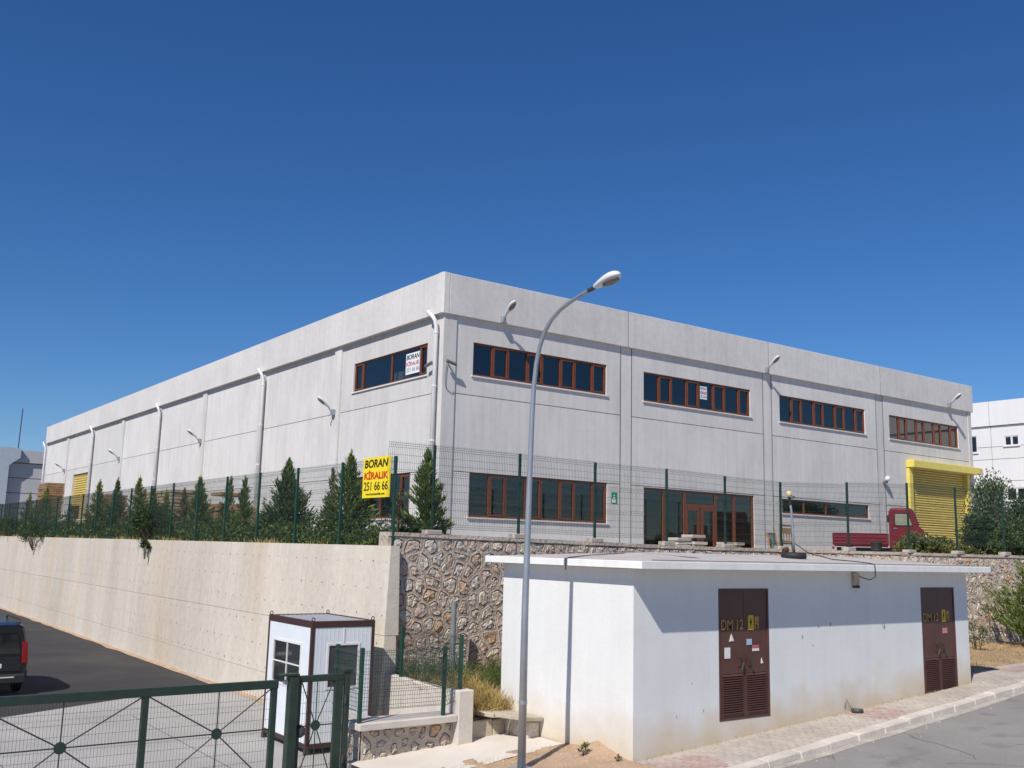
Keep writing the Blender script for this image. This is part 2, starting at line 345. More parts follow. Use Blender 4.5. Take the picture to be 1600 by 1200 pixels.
for i in range(30):
    a = -5.6+i*.92; b = a+.905; jz = random.uniform(-.012,.012); jt = random.uniform(-.012,.012)
    g = MB(); g.hexa([(a,tk(a)+jt,G(a)-.3),(b,tk(b)+jt,G(b)-.3),(b,tk(b)+.3+jt,G(b)-.3),(a,tk(a)+.3+jt,G(a)-.3)],
                     [(a,tk(a)+.05+jt,G(a)+.012+jz),(b,tk(b)+.05+jt,G(b)+.012+jz),(b,tk(b)+.3+jt,G(b)+.012+jz),(a,tk(a)+.3+jt,G(a)+.012+jz)])
    part('kerb_stone', g, kerbm, kerb, bevel=.018)
g = MB()                                                   # worn patching strip along the gutter
for i in range(46):
    a = -6+i*.6; b = a+.6; wa, wb = [.12+.10*noise.noise((x*.9, 5, 2))+.05*noise.noise((x*3, 5, 2)) for x in (a, b)]
    g.add([(a,tk(a)-max(.02,wa),G(a)-.126),(b,tk(b)-max(.02,wb),G(b)-.126),(b,tk(b)+.03,G(b)-.11),(a,tk(a)+.03,G(a)-.11)], [(0,1,2,3)])
struct('gutter_sand', g, mat('gutter_grit', (.40, .355, .305), .95, var=.2, scale=3, var2=.15, scale2=25), 'stuff')
cr_ = MB(); rc = random.Random(3)
for _ in range(9):                                         # tarred cracks in the street
    x, y = rc.uniform(-3, 12), tk(3)-rc.uniform(.5, 3.2); a = rc.uniform(-.5, .5); w0 = rc.uniform(.003, .007)
    for k in range(rc.randint(5, 14)):
        a += rc.uniform(-.5, .5); x2, y2 = x+.22*math.cos(a), y+.22*math.sin(a); nx_, ny_ = -math.sin(a)*w0, math.cos(a)*w0
        cr_.add([(x-nx_,y-ny_,G(x)-.126),(x2-nx_,y2-ny_,G(x2)-.126),(x2+nx_,y2+ny_,G(x2)-.126),(x+nx_,y+ny_,G(x)-.126)], [(0,1,2,3)]); x, y = x2, y2
struct('road_cracks', cr_, mat('crack_tar', (.07, .065, .06), .9), 'stuff', recalc=False)
js = MB()
for t in (-7.6, -4.0, -.4): js.add([(-30,t-.012,YZ+.003),(-5.2,t-.012,YZ+.003),(-5.2,t+.012,YZ+.003),(-30,t+.012,YZ+.003)] if t < -3 else [(-12.6,t-.012,YZ+.003),(-5.2,t-.012,YZ+.003),(-5.2,t+.012,YZ+.003),(-12.6,t+.012,YZ+.003)], [(0,1,2,3)])
for x in (-12.2, -8.7): js.add([(x-.012,-15,YZ+.003),(x+.012,-15,YZ+.003),(x+.012,-.6,YZ+.003),(x-.012,-.6,YZ+.003)], [(0,1,2,3)])
struct('slab_joints', js, mat('joint_dirt', (.17, .155, .14), .95), 'stuff', recalc=False)
g = MB()                                                   # pale concrete path between dwarf wall and dirt
xs = [-7.4+.37*i for i in range(11)]
for a, b in zip(xs[:-1], xs[1:]):
    ya, yb = [-10.85-.25*noise.noise((x*1.1, 2, 7))+.12*(x+5) for x in (a, b)]
    g.add([(a,ya,G(a)+.012),(b,yb,G(b)+.012),(b,-9.05,G(b)+.012),(a,-9.05,G(a)+.012)], [(0,1,2,3)])
struct('concrete_path', g, stripconc, recalc=False)
g = MB(); nx, ny = 46, 60                                  # dirt beside the transformer house, banked against its wall
def dirtz(s, t):
    e = max(0, 1-abs(s+3.65)/1.1)*max(0, 1-abs(t+11.6)/1.2)
    return G(s)+.004+.22*e*e+.03*noise.noise((s*2.2, t*2.2, 0))+.012*noise.noise((s*9, t*9, 0))-(.05 if t > -10.4 else 0)
for i in range(nx+1):
    for j in range(ny+1):
        s_, t_ = -7.4+3.78*i/nx, -14.1+4.3*j/ny; g.v.append((s_, t_, dirtz(s_, t_)))
for i in range(nx):
    for j in range(ny): a = i*(ny+1)+j; g.f.append((a, a+ny+1, a+ny+2, a+1)); g.mi.append(0)
struct('dirt_patch', g, dirtm, smooth=True, recalc=False)
def bankz(s, t):
    k = (t+9.1)/3.1
    left = -3.28+.5*max(-1, min(1, k)) if t > -9.1 else -3.28
    right = -2.72+.05*k
    f = min(1, max(0, (s+3)/9)); z = left*(1-f)+right*f
    if t < -9.1 and s > 7: z = min(z, G(s)+.02+(t+11.7)*.02)
    return z+.05*noise.noise((s*1.3, t*1.3, 4))+.02*noise.noise((s*5, t*5, 4))
g = MB(); nx, ny = 110, 30
for i in range(nx+1):
    for j in range(ny+1):
        s_ = -4.95+27*i/nx; lo_t = -9.15 if s_ < 7.2 else -11.75
        t_ = lo_t+(-5.95-lo_t)*j/ny; g.v.append((s_, t_, bankz(s_, t_)))
for i in range(nx):
    for j in range(ny): a = i*(ny+1)+j; g.f.append((a, a+ny+1, a+ny+2, a+1)); g.mi.append(0)
struct('soil_bank', g, soilm, smooth=True, recalc=False)
#@@STRUCT
# ------------------------------------------------------------------ factory building
LX, LY, NX, NY = 7.696, 7.252, 4, 8
ZT, ZP, ZJ = 8.53, 7.22, (-.15, 2.32, 4.75, 7.22)
W, H = LX*NX, LY*NY
fac = thing('factory_building', 'large pale grey precast concrete factory with brown window bands on the terrace', 'building', (0, 0, TZ))
HOLES_R = {(0,2): [(1.11,6.77,5.39,6.47)], (0,0): [(1.11,6.85,.94,2.32)], (1,2): [(8.56,14.37,5.38,6.46)], (1,0): [(8.58,14.5,-.15,2.28)],
           (2,2): [(16.16,22.0,5.36,6.46)], (2,0): [(16.2,22.06,1.67,2.25)], (3,2): [(23.83,29.6,5.33,6.41)], (3,0): [(25.2,30.25,-.15,2.32)], (3,1): [(25.2,30.25,2.32,4.08)]}
HOLES_L = {(0,2): [(.97,6.05,5.4,6.44)], (0,0): [(1.75,5.75,.88,2.32)], (6,0): [(44.2,48.4,-.15,2.32)], (6,1): [(44.2,48.4,2.32,4.36)]}
PW = .27                                                   # half width of a column
def facade(P, n, L, holes, first):
    for k in range(n):
        a = k*L+(first if k == 0 else PW)+.012; b = (k+1)*L-PW-.012
        if k == n-1: b = (k+1)*L-.3
        for r in range(3):
            z0, z1 = ZJ[r]+(.012 if r else 0), ZJ[r+1]-.012
            if r == 2: z1 = ZP+.1
            hs = [(max(h[0], a), min(h[1], b), max(h[2], z0), h[3] if h[3] < z1 else z1) for h in holes.get((k, r), [])]
            us = sorted({a, b}|{x for h in hs for x in h[:2]}); zs = sorted({z0, z1}|{x for h in hs for x in h[2:]})
            ok = lambda u, z: not any(h[0] < u < h[1] and h[2] < z < h[3] for h in hs)
            cuts = [us] if not (hs and hs[0][2] <= z0+.001 and hs[0][3] >= z1-.001) else [us[:2], us[2:]]
            for uu in cuts:
                mb = MB(); cells(mb, uu, zs, ok, P, .2); part('wall_panel', mb, precast, fac, recalc=True)
OR_ = .11
facade(PR, NX, LX, HOLES_R, .44); facade(PL, NY, LY, HOLES_L, .40)
for k in range(1, NX):                                     # columns in the entrance facade, nearly flush
    part('column', MB().box(k*LX-PW+.008, k*LX+PW-.008, .012, .3, TZ, ZP+.1), precast, fac)
sealm = mat('joint_sealant', (.10, .10, .10), .9)
for k in range(1, NX):
    for x in (k*LX-PW, k*LX+PW): part('joint_seal', MB().box(x-.013, x+.013, -.002, .012, TZ, ZP-.002), sealm, fac)
part('joint_seal', MB().box(.431, .451, -.002, .012, TZ, ZP-.002), sealm, fac)
for k in range(1, NX): part('joint_seal', MB().box(k*LX-.009, k*LX+.009, -OR_-.002, -OR_+.02, ZP+.01, ZT-.004), mat('parapet_seal', (.24, .235, .23), .9), fac)
for k in range(1, NY):                                     # columns in the long facade, proud
    part('column', MB().box(-.07, .3, k*LY-PW, k*LY+PW, TZ, ZP+.1), precast, fac)
part('corner_column', MB().box(-.04, .43, -.04, .39, TZ, ZP+.1), precast, fac)
part('corner_column', MB().box(W-.29, W, -.03, .4, TZ, ZP+.1), precast, fac)
part('corner_column', MB().box(-.05, .4, H-.29, H, TZ, ZP+.1), precast, fac)
OR, OL = .11, .18
for k in range(NX):
    a = k*LX+(.10 if k == 0 else .008); b = (k+1)*LX-.008
    if k == NX-1: b = W+.1
    part('parapet_panel', MB().box(a, b, -OR, .12, ZP, ZT), precast2, fac, bevel=.012)
for k in range(NY):
    a = k*LY+(.16 if k == 0 else .006); b = (k+1)*LY-.006
    part('parapet_panel', MB().box(-OL, .1, a, b, ZP, ZT+(.0 if k else 0)), precast2, fac, bevel=.012)
part('parapet_corner', MB().prism([(-OL,-OR+.06),(-OL+.06,-OR),(.085,-OR),(.085,.15),(-OL,.15)], 'z', ZP, ZT+.01), precast2, fac, bevel=.008)
part('parapet_panel', MB().box(W-.12, W+.1, .15, H, ZP, ZT), precast2, fac)
part('side_wall', MB().box(W-.25, W-.01, .45, H, TZ, ZP+.05), precast, fac)
part('rear_wall', MB().box(.4, W-.3, H-.25, H-.02, TZ, ZP+.05), precast, fac)
part('roof_deck', MB().box(.11, W-.14, .13, H-.01, ZP+.35, ZP+.55), darkroom, fac)
part('upper_floor', MB().box(.22, W-.3, .22, 8, 4.55, 4.78), darkroom, fac)
part('inner_wall', MB().box(7.4, 7.6, 7.5, H-.3, TZ+.03, ZP+.3), darkroom, fac)
part('inner_wall', MB().box(.25, W-.3, 8.0, 8.2, TZ+.03, ZP+.3), darkroom, fac)
part('ground_floor', MB().box(.22, W-.3, .22, 8, TZ-.2, TZ+.02), darkroom, fac)
def rectframe(mb, P, u0, u1, z0, z1, w_, d0, d1):
    def bx(a, b, c, d):
        p, q = P(a, d0, c), P(b, d1, d); mb.box(min(p[0],q[0]), max(p[0],q[0]), min(p[1],q[1]), max(p[1],q[1]), c, d)
    bx(u0, u0+w_, z0, z1); bx(u1-w_, u1, z0, z1); bx(u0+w_, u1-w_, z0, z0+w_); bx(u0+w_, u1-w_, z1-w_, z1)
def boxP(mb, P, u0, u1, d0, d1, z0, z1):
    p, q = P(u0, d0, z0), P(u1, d1, z1); return mb.box(min(p[0],q[0]), max(p[0],q[0]), min(p[1],q[1]), max(p[1],q[1]), z0, z1)
def window(P, u0, u1, z0, z1, splits, sash, sill=True, dep=.05, frame=brownframe, gl=winglass):
    """a band window: frame > pane, mullion, sash_frame, sill"""
    mb = MB(); rectframe(mb, P, u0+.003, u1-.003, z0+.003, z1-.003, .06, dep, dep+.07)
    fr = part('window', mb, frame, fac); us = [u0]+splits+[u1]
    for i in range(len(us)-1):
        a, b = us[i]+.035, us[i+1]-.035
        if i == 0: a = us[0]+.06
        if i == len(us)-2: b = us[-1]-.06
        if i: part('mullion', boxP(MB(), P, us[i]-.035, us[i]+.035, dep-.008, dep+.062, z0+.063, z1-.063), frame, fr)
        part('pane', boxP(MB(), P, a+.001, b-.001, dep+.03, dep+.036, z0+.064, z1-.064), gl, fr)
        if i in sash:
            mb = MB(); rectframe(mb, P, a+.002, b-.002, z0+.066, z1-.066, .04, dep-.02, dep+.028); part('sash_frame', mb, frame, fr)
    if sill: part('sill', boxP(MB(), P, u0-.06, u1+.06, -.05, dep-.002, z0-.045, z0-.002), sillstone, fr)
    return fr
def evens(u0, u1): # wide fixed lights alternating with narrow sashes
    ws = [.735, .6]*4; k = (u1-u0)/sum(ws); x = u0; out = []
    for q in ws[:-1]: x += q*k; out.append(x)
    return out
for key in ((0,2), (0,0), (1,2), (2,2), (3,2)):
    u0, u1, z0, z1 = HOLES_R[key][0]
    window(PR, u0, u1, z0, z1, evens(u0, u1), (1,3,5,7))
window(PR, 16.2, 22.06, 1.67, 2.25, [17.63, 19.1, 20.58], ())
window(PL, .97, 6.05, 5.4, 6.44, [1.47, 3.35, 5.4], (0, 3))
window(PL, 1.75, 5.75, .88, 2.308, [2.4, 3.75, 5.1], (0, 3))
# white blinds and boards standing behind the right hand upper window
for a, b, z0, z1 in ((24.0,25.2,5.35,5.9), (25.5,26.4,5.3,6.2), (26.7,27.5,5.4,6.25), (28.0,28.3,5.3,6.2)):
    part('room_panel', MB().box(a, b, .5, .55, z0, z1), signwhite, fac)
part('room_panel', MB().box(.35, .9, 3.1, 3.7, 4.8, 5.85), signwhite, fac)
# glazed entrance
u = [8.58, 9.62, 10.68, 12.36, 13.39, 14.5]; zt = 2.28
ent = part('entrance_door', (lambda mb: (rectframe(mb, PR, 8.583, 14.497, TZ+.02, zt-.003, .10, .04, .13), mb)[1])(MB()), brownframe, fac)
for x in u[1:-1]: part('mullion', MB().box(x-.05, x+.05, .032, .122, TZ+.12, zt-.105), brownframe, ent)
part('transom', MB().box(u[2]+.052, u[3]-.052, .03, .12, 1.68, 1.80), brownframe, ent)
for a, b in ((u[0]+.1,u[1]-.05), (u[1]+.05,u[2]-.05), (u[3]+.05,u[4]-.05), (u[4]+.05,u[5]-.1)): part('pane', MB().box(a, b, .08, .086, TZ+.121, zt-.104), winglass, ent)
part('pane', MB().box(u[2]+.05, u[3]-.05, .08, .086, 1.801, zt-.104), winglass, ent)
mid = (u[2]+u[3])/2
for a, b, y in ((u[2]+.055, mid-.06, .02), (mid+.03, u[3]-.055, .02)):
    mb = MB(); rectframe(mb, PR, a, b, TZ+.125, 1.675, .11, y, y+.07); lf = part('door_leaf', mb, brownframe, ent)
    part('pane', MB().box(a+.11, b-.11, y+.03, y+.036, TZ+.236, 1.564), winglass, ent)
# roller shutter in the entrance facade
sh = part('shutter', MB().box(25.21, 30.24, .16, .17, TZ+.02, 4.07), yellowpaint, fac)
nsl = 38; hsl = (4.05-TZ)/nsl; slat = MB().prism([(.155, 0), (.105, hsl*.25), (.095, hsl*.55), (.12, hsl*.9), (.155, hsl*.97)], 'x', 25.30, 30.15).mesh('slat', yellowpaint)
for i in range(nsl):
    o = link('slat', slat, sh, (0, 0, TZ+.02+i*hsl-TZ)); 
for a, b in ((25.06, 25.32), (30.12, 30.34)): part('guide_rail', MB().box(a, b, -.14 if a < 26 else -.06, .2, TZ+.02, 4.09), yellowbox, fac)
part('shutter_box', MB().box(25.02, 30.72, -.40, -.002, 4.10, 4.44), yellowbox, fac, bevel=.02)
part('shutter_box_end', MB().box(30.725, 31.0, -.38, -.04, 4.12, 4.42), yellowpaint, fac, bevel=.015)
# shutter in the long facade
sh = part('shutter', MB().box(.16, .17, 44.21, 48.39, TZ+.02, 4.35), yellowpaint, fac)
slat = MB().prism([(.155, 0), (.105, .04), (.095, .08), (.12, .14), (.155, .15)], 'y', 44.25, 48.35).mesh('slat', yellowpaint)
for i in range(28): link('slat', slat, sh, (0, 0, .04+i*.158))
# downpipes
for t in (.22, 2*LY-.36, 4*LY-.36, 6*LY-.36, 8*LY-.1):
    x = -.17; dp = part('downpipe', MB().tube([(-OL+.02,t+.40,ZP+.13),(-OL-.10,t+.36,ZP+.11),(-OL-.09,t+.05,ZP-.10),(-OL-.05,t,ZP-.20),(x,t,ZP-.40),(x,t,TZ+.1)], .066, 10), pvc, fac, smooth=True)
    for z in (1.2, 3.2, 4.9, 6.6):
        part('pipe_clip', MB().tube([(x,t,z),(x,t,z+.05)], .080, 10), pvc, dp)

# ------------------------------------------------------------------ concrete retaining wall (runs along the yard)
cw = thing('concrete_retaining_wall', 'tall cast concrete retaining wall with rows of tie holes beside the yard', 'wall', (-5.1, 30, YZ))
lifts = [(YZ-.3, -3.42, .0), (-3.41, -1.95, .008), (-1.94, .0, .002)]
tj = [-6.12, 3.6, 13.2, 24.5, 36, 50, 66, 90]
for i in range(len(tj)-1):
    for z0, z1, off in lifts:
        f = lambda z: -5.16+.16*(z-YZ)/(-YZ)+off+random.uniform(-.004, .004)
        a, b = tj[i]+(.006 if i else 0), tj[i+1]-.006
        part('wall_section', MB().hexa([(f(z0),a,z0),(-4.72,a,z0),(-4.72,b,z0),(f(z0),b,z0)], [(f(z1),a,z1),(-4.78,a,z1),(-4.78,b,z1),(f(z1),b,z1)]), castconc, cw)
hole = MB()
for r in range(6):
    z = -.36-.585*r
    for c in range(62):
        t = -5.95+c*.6+.15*(r % 2)
        if t > 8+9*((r*3+c//9) % 4) and random.random() < .45: continue
        x = -5.16+.16*(z-YZ)/(-YZ)-.003; q = random.uniform(.014, .024); zz = z+random.uniform(-.02, .02)
        hole.add([(x, t+q*math.cos(a), zz+q*math.sin(a)) for a in (0, 1.05, 2.1, 3.14, 4.19, 5.24)], [(0,1,2,3,4,5)])
o = part('tie_holes', hole, darkmetal, cw, recalc=False); o['kind'] = 'stuff'

# ------------------------------------------------------------------ rubble stone walls: every stone its own piece, set back between proud mortar joints
def voronoi(seeds, u0, u1, z0, z1):
    out = []
    for i, (x, y) in enumerate(seeds):
        poly = [(u0,z0),(u1,z0),(u1,z1),(u0,z1)]
        for j, (a, b) in enumerate(seeds):
            if i == j or abs(a-x) > 1.3 or abs(b-y) > 1.3: continue
            mx, my, dx, dy = (a+x)/2, (b+y)/2, a-x, b-y; new = []
            for k in range(len(poly)):
                p, q = poly[k], poly[(k+1) % len(poly)]
                dp, dq = (p[0]-mx)*dx+(p[1]-my)*dy, (q[0]-mx)*dx+(q[1]-my)*dy
                if dp <= 0: new.append(p)
                if dp*dq < 0: t = dp/(dp-dq); new.append((p[0]+t*(q[0]-p[0]), p[1]+t*(q[1]-p[1])))
            poly = new
            if len(poly) < 3: break
        if len(poly) >= 3: out.append(poly)
    return out
def stonework(parent, regions, MAP, gap, recess, maxparts, bulge=.02):
    """regions: (u0,u1,z0,z1,size); MAP(u, d, z) -> world, d = depth behind the mortar face"""
    mort = MB(); stones = []
    for u0, u1, z0, z1, size in regions:
        seeds = []; rows = max(1, round((z1-z0)/(size*.8))); colsn = max(1, round((u1-u0)/size))
        for r in range(rows):
            for c in range(colsn):
                seeds.append((u0+(u1-u0)*(c+.5+(.25 if r % 2 else -.25)+random.uniform(-.42,.42))/colsn, z0+(z1-z0)*(r+.5+random.uniform(-.42,.42))/rows))
        for poly in voronoi(seeds, u0, u1, z0, z1):
            cx = sum(p[0] for p in poly)/len(poly); cy = sum(p[1] for p in poly)/len(poly)
            angs = sorted([math.atan2(p[1]-cy, p[0]-cx) for p in poly]+[2*PI*k/9-PI+.1 for k in range(9)])
            def rad(a):
                dx, dy = math.cos(a), math.sin(a); best = 9
                for k in range(len(poly)):
                    p, q = poly[k], poly[(k+1) % len(poly)]; ex, ey = q[0]-p[0], q[1]-p[1]; den = dx*ey-dy*ex
                    if abs(den) < 1e-9: continue
                    t = ((p[0]-cx)*ey-(p[1]-cy)*ex)/den; v = ((p[0]-cx)*dy-(p[1]-cy)*dx)/den
                    if t > 0 and -1e-6 <= v <= 1+1e-6: best = min(best, t)
                return best
            R = [rad(a) for a in angs]; n = len(angs); gw = gap*random.uniform(.7, 1.5)
            I = [max(r*.45, r-gw) for r in R]
            for _ in range(2): I = [min(I[k], .25*I[k-1]+.5*I[k]+.25*I[(k+1) % n]) for k in range(n)]
            I = [min(I[k]*random.uniform(.93, 1.0), R[k]*.93) for k in range(n)]
            pts = lambda rr, d: [MAP(cx+rr[k]*math.cos(angs[k]), d if not callable(d) else d(k), cy+rr[k]*math.sin(angs[k])) for k in range(n)]
            md = [.006*noise.noise((cx*7+k, cy*7, 0)) for k in range(n)]
            b = len(mort.v); ring = [(b+k, b+(k+1)%n, b+n+(k+1)%n, b+n+k) for k in range(n)]+[(b+n+k, b+n+(k+1)%n, b+2*n+(k+1)%n, b+2*n+k) for k in range(n)]
            mort.v += pts(R, 0)+pts(I, lambda k: -.006+md[k])+pts([i*.97 for i in I], recess+.02); mort.f += ring; mort.mi += [0]*len(ring)
            sd = random.uniform(.3, 1.15); st = MB(); vs = pts([i*.965 for i in I], recess)+pts([i*random.uniform(.70,.84) for i in I], lambda k: recess*(1-sd)*.8-bulge*random.random())
            vs.append(MAP(cx, recess*(1-sd)*.5-bulge*random.uniform(0, 1.2), cy))
            st.add(vs, [(k, (k+1)%n, n+(k+1)%n, n+k) for k in range(n)]+[(n+k, n+(k+1)%n, 2*n) for k in range(n)])
            stones.append((sum(I)/n, MAP(cx, 0, cy), st))
    o = part('mortar', mort, mortar, parent)
    stones.sort(key=lambda q: -q[0]); rest = MB()
    for i, (_, c, st) in enumerate(stones):
        mi = random.choices(range(4), (3, 5, 1.5, 3.5))[0]
        if i < maxparts: part('stone', st, stones_m[mi], parent)
        else: rest.cur = mi; rest.add(st.v, st.f)
    if rest.v: o = part('small_stones', rest, stones_m, parent); o['kind'] = 'stuff'
wp = [(-4.95,-6.0),(8.9,-6.0),(13.6,-7.25),(20,-8.05),(30,-9.3)]; acc = [0]
for a, b in zip(wp[:-1], wp[1:]): acc.append(acc[-1]+math.dist(a, b))
def wallpt(u):
    for i in range(len(wp)-1):
        if u <= acc[i+1] or i == len(wp)-2:
            k = (u-acc[i])/(acc[i+1]-acc[i]); a, b = wp[i], wp[i+1]
            return a[0]+(b[0]-a[0])*k, a[1]+(b[1]-a[1])*k, ((b[1]-a[1])/(acc[i+1]-acc[i]), -(b[0]-a[0])/(acc[i+1]-acc[i]))
def topz(u): return .31-.11*min(1, u/9)
def SW(u, d, z):
    x, y, n = wallpt(u); bat = .05*(z+3)/3.3; return (x-n[0]*(d+bat), y-n[1]*(d+bat), z)
sw = thing('stone_retaining_wall', 'rubble stone retaining wall with thick raised mortar joints behind the transformer house', 'wall', (-4.95, -6, -3.4))
body = MB(); us = [0, 3, 6, 9, acc[1], acc[1]+2.4, acc[2], acc[3], acc[4]]
for a, b in zip(us[:-1], us[1:]):
    body.hexa([SW(a,.06,-4.3),SW(b,.06,-4.3),SW(b,.5,-4.3),SW(a,.5,-4.3)], [SW(a,.06,topz(a)-.09),SW(b,.06,topz(b)-.09),SW(b,.5,topz(b)-.09),SW(a,.5,topz(a)-.09)])
part('core', body, mortar, sw)
cap = MB()
us = [.7*i for i in range(51)]
for a, b in zip(us[:-1], us[1:]):
    za, zb = [topz(x)+.02*noise.noise((x*1.5, 0, 9)) for x in (a, b)]
    cap.hexa([SW(a,-.025,za-.09),SW(b,-.025,zb-.09),SW(b,.5,zb-.09),SW(a,.5,za-.09)], [SW(a,-.02,za),SW(b,-.02,zb),SW(b,.48,zb),SW(a,.48,za)])
part('mortar_capping', cap, mortar, sw)
ztop = lambda a: topz(a)-.088
stonework(sw, [(0, 3.9, -3.5, .205, .40)]+[(3.9+2.0*i, 3.9+2.0*(i+1), -.62, topz(4.9+2*i)-.075, .33) for i in range(5)]+[(13.9, 16.0, -.75, .125, .31), (16.0, 27, -2.9, .125, .37)], SW, .030, .042, 300, .032)
# small blocks carrying the fence posts
FS = [(-3.79,-5.85),(-1.29,-5.85),(1.2,-5.85),(3.84,-5.85),(6.24,-5.85),(8.76,-5.85),(11.3,-6.45),(13.62,-7.1),(15.95,-7.42),(18.45,-7.72),(20.95,-8.03)]
for x, y in FS:
    u = x+4.95 if x < 9 else acc[1]+(x-8.9)*1.02
    z = topz(u); part('post_block', MB().box(x-.21, x+.21, y-.13, y+.13, z-.02, z+.085+random.uniform(0,.03)), mat('post_block_concrete', (.43, .385, .335), .95, var=.15, scale=4, bump=.01), sw, bevel=.015)

# ------------------------------------------------------------------ transformer house
T0, T1, S0, S1 = -12.5, -8.56, -3.66, 7.32
ZR = -.30
th = thing('transformer_house', 'white flat roofed transformer house with two brown steel doors beside the street', 'building', (S0, T0, -3.6))
zb = -4.3; doors = [(-1.47,-.02,-3.08,-.65), (5.34,6.74,-3.08,-.645)]
mb = MB(); us = sorted([S0, S1]+[x for d in doors for x in d[:2]]); zs = sorted({zb, ZR, -3.08, -.65})
PT = lambda u, d, z: (u, T0+d, z)
cells(mb, us, zs, lambda a, b: not any(d[0] < a < d[1] and d[2] < b < d[3] for d in doors), PT, .2)
part('front_wall', mb, whitewall, th)
part('side_wall', MB().box(S0, S0+.2, T0+.2, T1, zb, ZR), whitewall, th)
part('side_wall', MB().box(S1-.2, S1, T0+.2, T1, zb, ZR), whitewall, th)
part('back_wall', MB().box(S0+.2, S1-.2, T1-.2, T1, zb, ZR), whitewall, th)
RX0, RX1, RY0, RY1 = S0-.265, S1+.28, T0-.48, -8.24
mb = MB(); a = [(RX0,RY0),(RX1,RY0),(RX1,RY1),(RX0,RY1)]
mb.hexa([(x,y,-.29) for x,y in a], [(x,y,-.155) for x,y in a])
rf = part('roof_slab', mb, whitefascia, th, bevel=.008)
ry = (RY0+RY1)/2; rz = .0
mb = MB(); b = [(RX0+.03,RY0+.03,-.153),(RX1-.03,RY0+.03,-.153),(RX1-.03,RY1-.03,-.153),(RX0+.03,RY1-.03,-.153),(RX0+2.3,ry,rz),(RX1-2.3,ry,rz)]
mb.add(b, [(0,1,5,4),(1,2,5),(2,3,4,5),(3,0,4)]); part('roof_felt', mb, roofconc, rf)
mb = MB().tube([(RX0+.02,-10.95,-.135),(RX0+.8,-10.75,-.08),(RX0+1.7,-10.72,-.03)], .008, 5); part('felt_seam', mb, darkmetal, rf)
mb = MB().tube([(RX0-.006,-10.93,-.14),(RX0-.008,-10.93,-.33),(RX0-.006,-10.93,-.37)], .012, 6); part('rain_outlet', mb, mat('rusty_outlet', (.16,.12,.09), .8), rf)
seam = []
for i in range(24): x = RX0+.35+i*(RX1-RX0-.7)/23; seam.append((x, RY0+.10+.05*noise.noise((x*1.2, 0, 3)), -.135))
part('felt_seam', MB().tube(seam, .006, 5), darkmetal, rf)
